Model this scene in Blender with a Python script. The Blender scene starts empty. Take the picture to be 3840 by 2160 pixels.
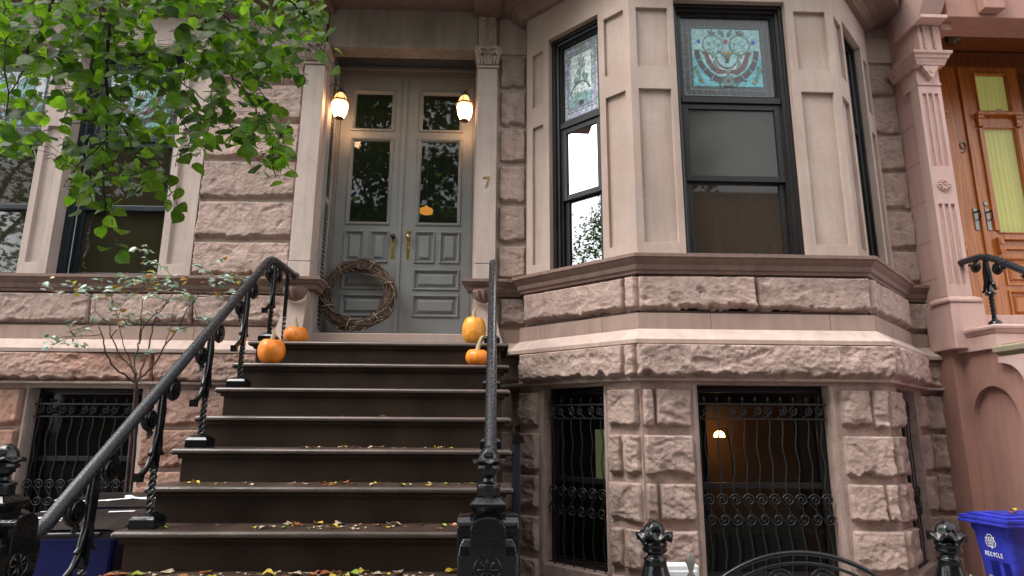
import bpy, bmesh, math, random
import numpy as np
from mathutils import Vector, Matrix
R = math.radians
PI = math.pi
rnd = random.Random(7)
sc = bpy.context.scene
COL = sc.collection

# ------------------------------------------------------------------ camera
FPX, PIT, ROL, YAW, CAMZ = 2358.4, 0.2138, 0.0062, 0.0308, 1.55
def cam_axes():
    cy, sy = math.cos(YAW), math.sin(YAW)
    f = Vector((sy*math.cos(PIT), cy*math.cos(PIT), math.sin(PIT)))
    r0 = Vector((cy, -sy, 0)); u0 = r0.cross(f)
    return (r0*math.cos(ROL)+u0*math.sin(ROL), u0*math.cos(ROL)-r0*math.sin(ROL), f)
AX_R, AX_U, AX_F = cam_axes()
def at(x, y, Y):
    """a point of the photograph (3840 wide) put on the plane at depth Y"""
    v = AX_R*((x-1920)/FPX)+AX_F-AX_U*((y-1080)/FPX)
    return Vector((0, 0, CAMZ))+v*(Y/v.y)
cd = bpy.data.cameras.new('camera'); cam = bpy.data.objects.new('camera', cd); COL.objects.link(cam)
cd.sensor_width = 36; cd.lens = FPX/3840*36; cd.clip_end = 500; cd.clip_start = .02
m3 = Matrix((AX_R, AX_U, -AX_F)).transposed()
cam.matrix_world = Matrix.Translation((0, 0, CAMZ)) @ m3.to_4x4()
sc.camera = cam
cd.dof.use_dof = False

# ------------------------------------------------------------------ noise
def _h(ix, iy, s):
    n = (ix.astype(np.int64)*374761393+iy.astype(np.int64)*668265263+int(s)*974711) & 0x7fffffff
    n = ((n ^ (n >> 13))*1274126177) & 0x7fffffff
    return ((n ^ (n >> 16)) & 0xffff)/65535.0
def vn(x, y, s=0):
    ix, iy = np.floor(x), np.floor(y); fx, fy = x-ix, y-iy
    fx = fx*fx*(3-2*fx); fy = fy*fy*(3-2*fy)
    a = _h(ix, iy, s); b = _h(ix+1, iy, s); c = _h(ix, iy+1, s); d = _h(ix+1, iy+1, s)
    return (a*(1-fx)+b*fx)*(1-fy)+(c*(1-fx)+d*fx)*fy
def fbm(x, y, s=0, o=4):
    t = 0; a = .5
    for i in range(o):
        t = t+a*vn(x*2**i, y*2**i, s+i*17); a *= .5
    return t-.47

# ------------------------------------------------------------------ mesh builder
class Fr:
    """a wall frame: u runs along the wall, w sticks out of it, z is up"""
    def __init__(s, o, t=(1, 0)):
        s.o = o; s.t = t; s.n = (t[1], -t[0])
    def p(s, u, w, z):
        return (s.o[0]+s.t[0]*u+s.n[0]*w, s.o[1]+s.t[1]*u+s.n[1]*w, z)
WF = Fr((0, 0))
class MB:
    def __init__(s): s.V = []; s.F = []; s.M = []; s.S = []
    def face(s, pts, mat=0, sm=False):
        b = len(s.V); s.V.extend([tuple(p) for p in pts]); s.F.append(tuple(range(b, b+len(pts)))); s.M.append(mat); s.S.append(sm)
    def mesh(s, V, F, mat=0, sm=False):
        b = len(s.V); s.V.extend([tuple(v) for v in V])
        for f in F: s.F.append(tuple(i+b for i in f)); s.M.append(mat); s.S.append(sm)
    def box(s, fr, u0, u1, w0, w1, z0, z1, mat=0):
        P = [fr.p(u, w, z) for z in (z0, z1) for w in (w0, w1) for u in (u0, u1)]
        s.mesh(P, [(0, 1, 3, 2), (4, 6, 7, 5), (0, 4, 5, 1), (2, 3, 7, 6), (0, 2, 6, 4), (1, 5, 7, 3)], mat)
    def wbox(s, x0, x1, y0, y1, z0, z1, mat=0):
        s.box(WF, x0, x1, -y1, -y0, z0, z1, mat)
    def grid(s, P, mat=0, sm=True, closeu=False, closev=False):
        n, m = len(P), len(P[0]); V = [q for r in P for q in r]; F = []
        for i in range(n if closeu else n-1):
            for j in range(m if closev else m-1):
                i2, j2 = (i+1) % n, (j+1) % m
                F.append((i*m+j, i*m+j2, i2*m+j2, i2*m+j))
        s.mesh(V, F, mat, sm)
    def tube(s, path, r, seg=8, mat=0, sm=True, twist=0, flat=1.0, up=None, caps=True, rot=0):
        P = [Vector(p) for p in path]; n = len(P)
        if not hasattr(r, '__len__'): r = [r]*n
        T = [(P[min(i+1, n-1)]-P[max(i-1, 0)]).normalized() for i in range(n)]
        a = Vector(up) if up else (Vector((0, 0, 1)) if abs(T[0].z) < .9 else Vector((1, 0, 0)))
        X = (a-T[0]*a.dot(T[0])).normalized(); rows = []
        for i in range(n):
            X = (X-T[i]*X.dot(T[i]))
            X = X.normalized() if X.length > 1e-6 else T[i].orthogonal().normalized()
            Yv = T[i].cross(X)
            rows.append([P[i]+(X*math.cos(2*PI*k/seg+twist*i+rot)+Yv*math.sin(2*PI*k/seg+twist*i+rot)*flat)*r[i] for k in range(seg)])
        s.grid(rows, mat, sm, closev=True)
        if caps:
            s.face(rows[0][::-1], mat); s.face(rows[-1], mat)
    def lathe(s, c, prof, seg=16, mat=0, sm=True, rot=0, rib=None, sq=(1, 1), caps=True):
        rows = [[(c[0]+r*sq[0]*math.cos(2*PI*k/seg+rot)*(rib(k/seg) if rib else 1), c[1]+r*sq[1]*math.sin(2*PI*k/seg+rot)*(rib(k/seg) if rib else 1), c[2]+z) for k in range(seg)] for r, z in prof]
        s.grid(rows, mat, sm, closev=True)
        if caps:
            s.face(rows[0][::-1], mat); s.face(rows[-1], mat)
    def prism(s, fr, poly, w0, w1, mat=0):
        """polygon in (u,z) pushed from w0 to w1"""
        a = [fr.p(u, w0, z) for u, z in poly]; b = [fr.p(u, w1, z) for u, z in poly]; n = len(poly)
        s.face(a[::-1], mat); s.face(b, mat)
        for i in range(n): s.face([a[i], a[(i+1) % n], b[(i+1) % n], b[i]], mat)
    def sweep(s, path, prof, mat=0, caps=True, sm=False):
        """moulding: profile (w,z) along a plan path, mitred; outward is to the right of the path"""
        P = [Vector(p) for p in path]; n = len(P); rows = []
        for i in range(n):
            d0 = (P[i]-P[i-1]).normalized() if i else (P[1]-P[0]).normalized()
            d1 = (P[i+1]-P[i]).normalized() if i < n-1 else d0
            n0, n1 = Vector((d0.y, -d0.x)), Vector((d1.y, -d1.x))
            b = (n0+n1); b = b/(b.dot(n0)) if b.length > 1e-6 else n0
            rows.append([(P[i].x+b.x*w, P[i].y+b.y*w, z) for w, z in prof])
        s.grid(rows, mat, sm)
        if caps:
            s.face(rows[0], mat); s.face(rows[-1][::-1], mat)
    def holes(s, fr, u0, u1, z0, z1, w, holes=(), mat=0):
        """flat wall sheet with openings (u0,u1,z0,z1,depth,back?)"""
        us = sorted({u0, u1} | {h[0] for h in holes} | {h[1] for h in holes}); zs = sorted({z0, z1} | {h[2] for h in holes} | {h[3] for h in holes})
        us = [u for u in us if u0-1e-9 <= u <= u1+1e-9]; zs = [z for z in zs if z0-1e-9 <= z <= z1+1e-9]
        for a, b in zip(us, us[1:]):
            for c, d in zip(zs, zs[1:]):
                mu, mz = (a+b)/2, (c+d)/2
                if any(h[0] < mu < h[1] and h[2] < mz < h[3] for h in holes): continue
                s.face([fr.p(a, w, c), fr.p(b, w, c), fr.p(b, w, d), fr.p(a, w, d)], mat)
        for h in holes:
            a, b, c, d, dep = h[:5]; q = [(a, c), (b, c), (b, d), (a, d)]
            for i in range(4):
                (x0, y0), (x1, y1) = q[i], q[(i+1) % 4]
                s.face([fr.p(x0, w, y0), fr.p(x0, w-dep, y0), fr.p(x1, w-dep, y1), fr.p(x1, w, y1)], mat)
            if len(h) > 5 and h[5]: s.face([fr.p(u, w-dep, z) for u, z in q], mat)
    def rings(s, fr, rect, prof, mat=0, cap=True):
        """nested rectangles (inset, w): mouldings and raised panels"""
        u0, u1, z0, z1 = rect; prev = None
        for ins, w in prof:
            q = [fr.p(u0+ins, w, z0+ins), fr.p(u1-ins, w, z0+ins), fr.p(u1-ins, w, z1-ins), fr.p(u0+ins, w, z1-ins)]
            if prev:
                for i in range(4): s.face([prev[i], prev[(i+1) % 4], q[(i+1) % 4], q[i]], mat)
            prev = q
        if cap: s.face(prev, mat)
    def rock(s, fr, u0, u1, z0, z1, w0, h, seed, res=.0085, mat=0):
        rs = np.random.RandomState(seed*7919 % 2**31); L, Hh = u1-u0, z1-z0
        nu, nz = max(5, int(L/res)), max(5, int(Hh/res))
        U, Z = np.meshgrid(np.linspace(0, L, nu+1), np.linspace(0, Hh, nz+1), indexing='ij')
        d = np.minimum(np.minimum(U, L-U), np.minimum(Z, Hh-Z))
        rag = fbm(U*15, Z*15, seed, 4)
        wx = U+.05*fbm(U*7, Z*7, seed+3, 3); wz = Z+.05*fbm(U*7, Z*7, seed+4, 3)
        lo = Z+.075*rag-.018*(vn(U*5, Z*0, seed+77)-.2)
        e = np.clip(np.minimum(np.minimum((np.minimum(U, L-U)+.018*rag)/.012, (Hh-Z+.008*rag)/.009), lo/.03), 0, 1)
        e = np.where(d < 1e-6, 0, e); e = e*e*(3-2*e)
        def rg(k, sd): return 1-np.abs(2*vn(wx*k, wz*k*1.5, seed+sd)-1)
        f = .62+.1*rg(5, 1)**1.5+.09*rg(13, 2)+.07*rg(30, 5)+.05*rg(62, 6)
        g = rs.randn(2)*np.array([.5, .9])
        f = f+g[0]*(U-L/2)/max(.3, L)+g[1]*(Z-Hh/2)*.6
        for i in range(3+int(L*8)):
            cx, cz = rs.rand()*L, rs.rand()*Hh*.9; an = rs.randn()*.5
            rx, rz = .025+.09*rs.rand(), .015+.04*rs.rand()
            x = (U-cx)*math.cos(an)+(Z-cz)*math.sin(an); y = (Z-cz)*math.cos(an)-(U-cx)*math.sin(an)
            q = (x/rx)**2+(y/rz)**2+.7*fbm(U*26, Z*26, seed+31+i, 3)
            f = f-(.05+.22*rs.rand())*np.clip(1-q, 0, 1)**.4
        f = f+.26*fbm(U*42, Z*50, seed+9, 3)+.34*fbm(U*5, Z*8, seed+12, 2)
        W = w0+e*h*.9*np.clip(.4+.68*f, .12, 1.3)
        X = fr.o[0]+fr.t[0]*(u0+U)+fr.n[0]*W; Y = fr.o[1]+fr.t[1]*(u0+U)+fr.n[1]*W
        V = np.stack([X, Y, z0+Z], -1).reshape(-1, 3).tolist(); m = nz+1
        F = [(i*m+j, (i+1)*m+j, (i+1)*m+j+1, i*m+j+1) for i in range(nu) for j in range(nz)]
        s.mesh(V, F, mat, True)
    def build(s, name, mats, parent=None, bevel=0, weld=False, recalc=True, **props):
        me = bpy.data.meshes.new(name); me.from_pydata(s.V, [], s.F)
        for m in (mats if isinstance(mats, (list, tuple)) else [mats]): me.materials.append(m)
        me.polygons.foreach_set('material_index', s.M); me.polygons.foreach_set('use_smooth', s.S)
        if weld or bevel or recalc:
            bm = bmesh.new(); bm.from_mesh(me)
            if weld or bevel: bmesh.ops.remove_doubles(bm, verts=bm.verts, dist=1e-5)
            if recalc: bmesh.ops.recalc_face_normals(bm, faces=bm.faces)
            bm.to_mesh(me); bm.free()
        o = bpy.data.objects.new(name, me); COL.objects.link(o)
        if bevel:
            b = o.modifiers.new('bevel', 'BEVEL'); b.width = bevel; b.segments = 2; b.limit_method = 'ANGLE'; b.angle_limit = R(35)
        if parent: adopt(o, parent)
        for k, v in props.items(): o[k] = v
        return o
def adopt(o, parent):
    o.parent = parent
    o.matrix_parent_inverse = Matrix.Translation(-true_loc(parent))
def true_loc(o):
    v = Vector(o.location); p = o.parent
    # parts sit at the world origin, roots carry the offset
    return v if p is None else Vector((0, 0, 0))
def thing(name, label, cat, loc=(0, 0, 0), group=None):
    o = bpy.data.objects.new(name, None); COL.objects.link(o); o.location = loc; o.empty_display_size = .2
    o['label'] = label; o['category'] = cat
    if group: o['group'] = group
    return o
def tag(o, label, cat, group=None):
    o['label'] = label; o['category'] = cat
    if group: o['group'] = group
    return o
def dup(root, loc, label=None, rz=None):
    r = root.copy(); COL.objects.link(r); r.location = loc
    if rz is not None: r.rotation_euler = (0, 0, rz)
    if label: r['label'] = label
    for ch in list(root.children):
        c = ch.copy(); COL.objects.link(c); c.parent = r; c.matrix_parent_inverse = ch.matrix_parent_inverse.copy()
        for g in list(ch.children):
            d = g.copy(); COL.objects.link(d); d.parent = c; d.matrix_parent_inverse = g.matrix_parent_inverse.copy()
    return r

# ------------------------------------------------------------------ materials
def nmat(name):
    m = bpy.data.materials.new(name); m.use_nodes = True; nt = m.node_tree
    return m, nt, nt.nodes['Principled BSDF']
def N(nt, typ, **kw):
    n = nt.nodes.new(typ)
    for k, v in kw.items():
        if k in n.inputs: n.inputs[k].default_value = v
        else: setattr(n, k, v)
    return n
def ramp(nt, fac, stops):
    r = nt.nodes.new('ShaderNodeValToRGB'); e = r.color_ramp.elements
    while len(e) < len(stops): e.new(.5)
    for i, (p, c) in enumerate(stops): e[i].position = p; e[i].color = (*c, 1) if len(c) == 3 else c
    nt.links.new(fac, r.inputs[0]); return r
def mix(nt, fac, a, b, mode='MIX'):
    m = nt.nodes.new('ShaderNodeMix'); m.data_type = 'RGBA'; m.blend_type = mode
    for s, v in ((m.inputs[0], fac), (m.inputs[6], a), (m.inputs[7], b)):
        if hasattr(v, 'links'): nt.links.new(v, s)
        elif isinstance(v, (tuple, list)): s.default_value = (*v, 1)
        else: s.default_value = v
    return m.outputs[2]
def stone(name, c, var=.25, scale=3, rough=.88, bump=.5, fine=160, streak=.25, warm=None, spec=.25, grit=True, island=0):
    m, nt, b = nmat(name); L = nt.links
    tc = N(nt, 'ShaderNodeTexCoord'); co = tc.outputs['Object']
    big = N(nt, 'ShaderNodeTexNoise', Scale=scale, Detail=6.0, Roughness=.6); L.new(co, big.inputs[0])
    c2 = tuple(x*(1-var) for x in c); c3 = tuple(min(1, x*(1+var*.7)) for x in c)
    col = ramp(nt, big.outputs[0], [(.3, c2), (.5, c), (.72, c3)]).outputs[0]
    mp = N(nt, 'ShaderNodeMapping'); mp.inputs['Scale'].default_value = (9, 9, .9); L.new(co, mp.inputs[0])
    st = N(nt, 'ShaderNodeTexNoise', Scale=1.6, Detail=5.0); L.new(mp.outputs[0], st.inputs[0])
    sr = ramp(nt, st.outputs[0], [(.35, (1-streak,)*3), (.6, (1, 1, 1))])
    col = mix(nt, 1.0, col, sr.outputs[0], 'MULTIPLY')
    if warm:
        wn = N(nt, 'ShaderNodeTexNoise', Scale=1.3, Detail=4.0); L.new(co, wn.inputs[0])
        wr = ramp(nt, wn.outputs[0], [(.45, (0, 0, 0)), (.68, (1, 1, 1))])
        col = mix(nt, wr.outputs[0], col, warm)
    if island:
        gi = N(nt, 'ShaderNodeNewGeometry'); ir = ramp(nt, gi.outputs['Random Per Island'], [(0, (1-island, 1-island*1.05, 1-island*1.1)), (.5, (1, 1, 1)), (1, (1+island*.6, 1+island*.45, 1+island*.4))]); ir.color_ramp.interpolation = 'LINEAR'
        col = mix(nt, 1.0, col, ir.outputs[0], 'MULTIPLY')
        dn = N(nt, 'ShaderNodeTexNoise', Scale=14.0, Detail=8.0, Roughness=.7); L.new(co, dn.inputs[0]); dr = ramp(nt, dn.outputs[0], [(.36, (.7, .66, .64)), (.52, (1, 1, 1))])
        col = mix(nt, .8, col, dr.outputs[0], 'MULTIPLY')
    if grit:
        gn = N(nt, 'ShaderNodeTexNoise', Scale=fine, Detail=3.0); L.new(co, gn.inputs[0])
        gr = ramp(nt, gn.outputs[0], [(.32, (.74, .73, .72)), (.5, (1, 1, 1)), (.7, (1.12, 1.12, 1.12))])
        col = mix(nt, .8, col, gr.outputs[0], 'MULTIPLY')
    L.new(col, b.inputs['Base Color'])
    b.inputs['Roughness'].default_value = rough; b.inputs['Specular IOR Level'].default_value = spec
    bn = N(nt, 'ShaderNodeTexNoise', Scale=fine, Detail=5.0, Roughness=.65); L.new(co, bn.inputs[0])
    b2 = N(nt, 'ShaderNodeTexNoise', Scale=fine*.45, Detail=5.0, Roughness=.7); L.new(co, b2.inputs[0])
    ad = N(nt, 'ShaderNodeMath', operation='ADD'); L.new(bn.outputs[0], ad.inputs[0]); L.new(b2.outputs[0], ad.inputs[1])
    bp = N(nt, 'ShaderNodeBump', Strength=bump, Distance=.009); L.new(ad.outputs[0], bp.inputs['Height']); L.new(bp.outputs[0], b.inputs['Normal'])
    return m
def paint(name, c, rough=.45, var=.12, bump=.15, metal=0, spec=.5, scale=6, fine=60, coat=0):
    m, nt, b = nmat(name); L = nt.links
    tc = N(nt, 'ShaderNodeTexCoord'); co = tc.outputs['Object']
    n1 = N(nt, 'ShaderNodeTexNoise', Scale=scale, Detail=6.0); L.new(co, n1.inputs[0])
    r1 = ramp(nt, n1.outputs[0], [(.3, tuple(x*(1-var) for x in c)), (.7, tuple(min(1, x*(1+var)) for x in c))])
    L.new(r1.outputs[0], b.inputs['Base Color'])
    n2 = N(nt, 'ShaderNodeTexNoise', Scale=fine, Detail=4.0); L.new(co, n2.inputs[0])
    mr = N(nt, 'ShaderNodeMapRange'); L.new(n1.outputs[0], mr.inputs[0]); mr.inputs[3].default_value = max(.03, rough-.1); mr.inputs[4].default_value = min(1, rough+.14)
    L.new(mr.outputs[0], b.inputs['Roughness'])
    bp = N(nt, 'ShaderNodeBump', Strength=bump, Distance=.004); L.new(n2.outputs[0], bp.inputs['Height']); L.new(bp.outputs[0], b.inputs['Normal'])
    b.inputs['Metallic'].default_value = metal; b.inputs['Specular IOR Level'].default_value = spec
    if coat: b.inputs['Coat Weight'].default_value = coat; b.inputs['Coat Roughness'].default_value = .08
    return m
def emit(name, c, s):
    m, nt, b = nmat(name)
    b.inputs['Base Color'].default_value = (*c, 1); b.inputs['Emission Color'].default_value = (*c, 1); b.inputs['Emission Strength'].default_value = s
    return m
def glass(name, ior=1.6, tint=(.8, .84, .82), wav=.02, rough=0.0, mirror=1.0, tone_film=0, dcol=(.1, .1, .1)):
    m, nt, b = nmat(name); L = nt.links; nt.nodes.remove(b)
    out = nt.nodes['Material Output']
    tr = N(nt, 'ShaderNodeBsdfTransparent'); tr.inputs[0].default_value = (*tint, 1)
    gl = N(nt, 'ShaderNodeBsdfGlossy', Roughness=rough); gl.inputs[0].default_value = (mirror, mirror, mirror, 1)
    fr = N(nt, 'ShaderNodeFresnel', IOR=ior)
    tc = N(nt, 'ShaderNodeTexCoord'); nz = N(nt, 'ShaderNodeTexNoise', Scale=2.2, Detail=1.0); L.new(tc.outputs['Object'], nz.inputs[0])
    bp = N(nt, 'ShaderNodeBump', Strength=wav, Distance=.05); L.new(nz.outputs[0], bp.inputs['Height']); L.new(bp.outputs[0], gl.inputs['Normal'])
    mx = N(nt, 'ShaderNodeMixShader'); L.new(fr.outputs[0], mx.inputs[0]); 
    base = tr.outputs[0]
    if tone_film:  # diffuse film: insect screen, plus reflected and room tones painted into the glass
        df = N(nt, 'ShaderNodeBsdfDiffuse'); df.inputs[0].default_value = (*dcol, 1); m2 = N(nt, 'ShaderNodeMixShader'); m2.inputs[0].default_value = tone_film
        L.new(tr.outputs[0], m2.inputs[1]); L.new(df.outputs[0], m2.inputs[2]); base = m2.outputs[0]
    L.new(base, mx.inputs[1]); L.new(gl.outputs[0], mx.inputs[2]); L.new(mx.outputs[0], out.inputs[0])
    return m
def leafmat(name, c, c2, trans=.5, rough=.45, yellow=None):
    m, nt, b = nmat(name); L = nt.links; out = nt.nodes['Material Output']
    gi = N(nt, 'ShaderNodeNewGeometry')
    r = ramp(nt, gi.outputs['Random Per Island'], [(0, c), (.75, c2), (1, yellow or c2)])
    b.inputs['Roughness'].default_value = rough; b.inputs['Specular IOR Level'].default_value = .35
    tc = N(nt, 'ShaderNodeTexCoord'); nz = N(nt, 'ShaderNodeTexNoise', Scale=45, Detail=4.0); L.new(tc.outputs['Object'], nz.inputs[0])
    rr = ramp(nt, nz.outputs[0], [(.35, (.72, .72, .72)), (.65, (1.15, 1.15, 1.15))])
    col = mix(nt, 1.0, r.outputs[0], rr.outputs[0], 'MULTIPLY')
    L.new(col, b.inputs['Base Color'])
    t = N(nt, 'ShaderNodeBsdfTranslucent'); br = mix(nt, 1.0, col, (1.9, 2.3, .9), 'MULTIPLY'); L.new(br, t.inputs[0])
    mx = N(nt, 'ShaderNodeMixShader'); mx.inputs[0].default_value = trans
    L.new(b.outputs[0], mx.inputs[1]); L.new(t.outputs[0], mx.inputs[2]); L.new(mx.outputs[0], out.inputs[0])
    return m
def wood(name, c, c2, rough=.35):
    m, nt, b = nmat(name); L = nt.links
    tc = N(nt, 'ShaderNodeTexCoord'); mp = N(nt, 'ShaderNodeMapping'); mp.inputs['Scale'].default_value = (38, 38, 2.2); L.new(tc.outputs['Object'], mp.inputs[0])
    n = N(nt, 'ShaderNodeTexNoise', Scale=1.0, Detail=7.0, Distortion=.6); L.new(mp.outputs[0], n.inputs[0])
    r = ramp(nt, n.outputs[0], [(.3, c2), (.62, c)]); L.new(r.outputs[0], b.inputs['Base Color'])
    b.inputs['Roughness'].default_value = rough
    bp = N(nt, 'ShaderNodeBump', Strength=.12, Distance=.004); L.new(n.outputs[0], bp.inputs['Height']); L.new(bp.outputs[0], b.inputs['Normal'])
    return m
M = {}
M['smooth'] = stone('dressed_brownstone', (.5, .4, .355), .14, 2.0, .85, .25, 220, .14)
M['bay'] = stone('painted_bay_stone', (.46, .36, .312), .15, 1.7, .85, .25, 240, .12, warm=(.38, .285, .24))
M['pale'] = stone('pale_dressed_stone', (.52, .42, .375), .14, 1.9, .85, .25, 230, .13)
M['rock'] = stone('rock_faced_brownstone', (.48, .355, .31), .16, 4, .92, .7, 120, .12, island=.12)
M['rockred'] = stone('red_rock_faced_brownstone', (.46, .265, .205), .22, 4, .92, .7, 120, .15, warm=(.47, .33, .28), island=.12)
M['ledge'] = stone('pale_weathered_ledge_stone', (.5, .385, .335), .14, 3, .85, .25, 220, .12)
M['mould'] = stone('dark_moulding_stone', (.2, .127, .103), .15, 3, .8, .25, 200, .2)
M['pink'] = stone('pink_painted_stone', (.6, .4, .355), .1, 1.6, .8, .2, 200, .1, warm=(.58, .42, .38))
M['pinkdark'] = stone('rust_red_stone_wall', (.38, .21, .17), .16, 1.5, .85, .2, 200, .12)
M['joint'] = stone('dark_joint_stone', (.12, .08, .07), .2, 4, .95, .3, 150, .1)  # dark tone for joint lines and the sheet behind the bay stones
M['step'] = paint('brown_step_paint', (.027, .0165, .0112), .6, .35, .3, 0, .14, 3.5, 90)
M['steptop'] = paint('worn_highlight_tread_paint', (.06, .039, .03), .32, .35, .25, 0, .7, 5, 90)  # worn, and lighter than the risers to carry painted nosing highlights
M['iron'] = paint('black_iron', (.0045, .0055, .0065), .13, .3, .3, 0, .5, 14, 60)
M['rail'] = paint('wet_rail_paint', (.012, .0145, .019), .25, .35, .5, 0, .6, 40, 120)
M['grille'] = paint('black_grille_iron', (.014, .016, .017), .42, .3, .2, 0, .5, 14, 70)
M['navy'] = paint('blue_black_window_paint', (.01, .016, .024), .32, .2, .12, 0, .5)
M['blackwood'] = paint('brown_black_window_paint', (.012, .0105, .0105), .34, .2, .12, 0, .4)
M['door'] = paint('cool_grey_door_paint', (.215, .217, .217), .4, .07, .1, 0, .45)
M['doortrim'] = paint('brown_door_frame_paint', (.17, .155, .14), .45, .1, .1, 0, .4)
M['shutter'] = paint('grey_shutter_paint', (.32, .31, .29), .5, .1, .1, 0, .4)
M['brass'] = paint('aged_brass', (.36, .24, .08), .32, .3, .1, 1, .5, 30)
M['brassbright'] = paint('polished_brass', (.72, .5, .3), .2, .15, .05, 1, .5, 30)
M['bronze'] = paint('bronze_lantern', (.2, .11, .05), .4, .2, .1, .7, .5)
M['darkcap'] = paint('dark_lantern_cap', (.03, .032, .03), .4, .2, .1, .2, .5)
M['lamp'] = emit('lit_lantern_glass', (1.0, .58, .29), 25.0)
M['lamptop'] = emit('lit_lantern_roof_glass', (1.0, .5, .18), 1.8)
M['lampin'] = emit('lit_table_lamp_shade', (1.0, .6, .24), 19.0)
M['hall'] = emit('lit_hall_lamp', (1.0, .36, .06), 1.1)
M['glass'] = glass('window_glass', 1.4, (.7, .72, .68), .02, .02, .8, .28, (.085, .075, .042))
M['glassdoor'] = glass('door_glass', 1.55, (.6, .66, .62), .05, .02, .9, .14, (.05, .07, .06))
M['glassbay'] = glass('bright_bay_glass', 3.6, (.3, .32, .32), .03, 0, .86)
M['glassdark'] = glass('screened_window_glass', 1.4, (.62, .62, .6), .01, .1, .8, .42, (.125, .125, .11))
M['glasslower'] = glass('lower_screened_glass', 1.42, (.62, .6, .55), .01, .03, 1, .34, (.135, .105, .08))
M['glasslow'] = glass('basement_glass', 1.4, (.6, .62, .6), .02, .04, .45, .06, (.04, .05, .045))
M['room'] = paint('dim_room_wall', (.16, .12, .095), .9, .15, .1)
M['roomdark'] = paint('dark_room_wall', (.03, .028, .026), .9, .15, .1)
M['orange'] = paint('orange_room_wall', (.27, .13, .06), .8, .12, .1)
M['sashglint'] = paint('pale_sash_highlight', (.42, .42, .39), .8, .06, .1)
M['screen'] = paint('insect_screen', (.15, .155, .145), .7, .15, .1)
M['greenpane'] = emit('pale_green_glow', (.5, .55, .27), .22)
M['curtain'] = paint('brown_curtain', (.13, .085, .04), .9, .3, .1)
M['oak'] = wood('varnished_oak', (.5, .17, .032), (.28, .08, .014), .33)
M['oakdark'] = wood('dark_varnished_oak', (.2, .062, .015), (.1, .03, .008), .35)
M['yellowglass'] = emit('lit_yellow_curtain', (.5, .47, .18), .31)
M['oakglass'] = glass('oak_door_glass', 1.16, (.9, .92, .8), .03)
M['steelplate'] = paint('pewter_plate', (.2, .2, .19), .35, .2, .1, .9, .5)
M['pump'] = paint('orange_pumpkin_rind', (.82, .225, .018), .38, .25, .3, 0, .5, 16, 60)
M['pumpy'] = paint('yellow_orange_pumpkin_rind', (.74, .31, .035), .4, .22, .6, 0, .5, 30, 30)
M['stem'] = paint('dry_pumpkin_stem', (.42, .34, .2), .8, .3, .5)
M['vine'] = paint('brown_grapevine', (.1, .066, .05), .75, .5, .5, 0, .3, 30)
M['vinepale'] = paint('pale_grapevine', (.33, .235, .17), .8, .4, .5, 0, .3, 30)
M['bark'] = paint('dark_twig_bark', (.022, .017, .012), .8, .4, .5, 0, .3, 20)
M['shrubbark'] = paint('red_brown_shrub_bark', (.055, .032, .028), .7, .4, .4, 0, .3, 20)
M['leaf'] = leafmat('linden_leaf', (.024, .056, .008), (.115, .205, .018), .58, .42, (.17, .25, .03))
M['leafback'] = leafmat('street_tree_leaf', (.03, .07, .012), (.07, .13, .02), .3, .6)
M['shrubleaf'] = leafmat('wet_blue_green_shrub_leaf', (.15, .23, .205), (.3, .38, .345), .12, .25)
M['shrubleafb'] = leafmat('autumn_shrub_leaf', (.16, .05, .015), (.3, .16, .02), .25, .35, (.35, .3, .03))
M['bluebin'] = paint('blue_bin_plastic', (.03, .04, .4), .46, .38, .2, 0, .4, 13, 160)
M['bindark'] = paint('navy_bin_plastic', (.006, .008, .13), .45, .1, .15, 0, .4, 6, 160)
M['lid'] = paint('black_brown_bin_lid', (.014, .012, .0115), .3, .2, .2, 0, .5, 6, 120)
M['white'] = paint('white_marking', (.75, .77, .8), .6, .06, .05)
M['whiteplastic'] = paint('white_plastic', (.72, .74, .74), .45, .05, .05)
M['greymetal'] = paint('weathered_grey_metal', (.2, .19, .17), .5, .3, .2, .5)
M['pave'] = stone('concrete_paving', (.22, .215, .205), .2, 2, .9, .4, 90, 0)
M['asphalt'] = stone('asphalt', (.05, .05, .05), .2, 2, .9, .6, 90, 0)
M['brick'] = stone('opposite_brick', (.16, .08, .06), .25, 3, .9, .3, 60, .2)
M['soil'] = stone('areaway_flagstone', (.12, .11, .1), .25, 2, .9, .4, 90, 0)
# ================================================================== setting
def setting():
    for nm, (x0, x1, y0, y1, z), m in (('ground', (-150, 150, -150, 150, -.16), M['asphalt']), ('sidewalk', (-60, 60, -2.6, 2.75, 0), M['pave']), ('areaway_floor', (-60, 60, 2.754, 5.56, .004), M['soil'])):
        b = MB(); b.wbox(x0, x1, y0, y1, z-.15, z); o = b.build(nm, m); o['kind'] = 'structure'
    b = MB(); b.wbox(-150, 150, -12, -3.0, -.3, -.156); o = b.build('road', M['asphalt']); o['kind'] = 'structure'
setting()

# ================================================================== house with the number 7
YW = 5.58
H7 = thing('brownstone_house', 'brown stone row house with three sided bay window and tall grey double door', 'house', (-1, YW, 0))
F = Fr((0, YW)); q2 = math.sqrt(.5)
BL = Fr((1.104, 4.63), (-q2, q2)); BL.n = (-q2, -q2)          # u runs from the front corner back to the wall
BF = Fr((0, 4.63)); BR = Fr((2.836, 4.63), (q2, q2)); BR.n = (q2, -q2)
LS = 1.137
PATHR = [(.03, YW), (.30, YW), (.30, 5.434), (1.104, 4.63), (2.836, 4.63), (3.64, 5.434), (3.64, YW), (3.985, YW)]
PATHB = PATHR[1:7]
LV = [2.825, 3.17, 3.558, 3.945, 4.325, 4.725, 5.088]
seed = [100]
def rk(mb, fr, u0, u1, z0, z1, w0, h, mat=0, res=.0085):
    seed[0] += 1; mb.rock(fr, u0, u1, z0, z1, w0, h, seed[0], res, mat)
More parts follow.
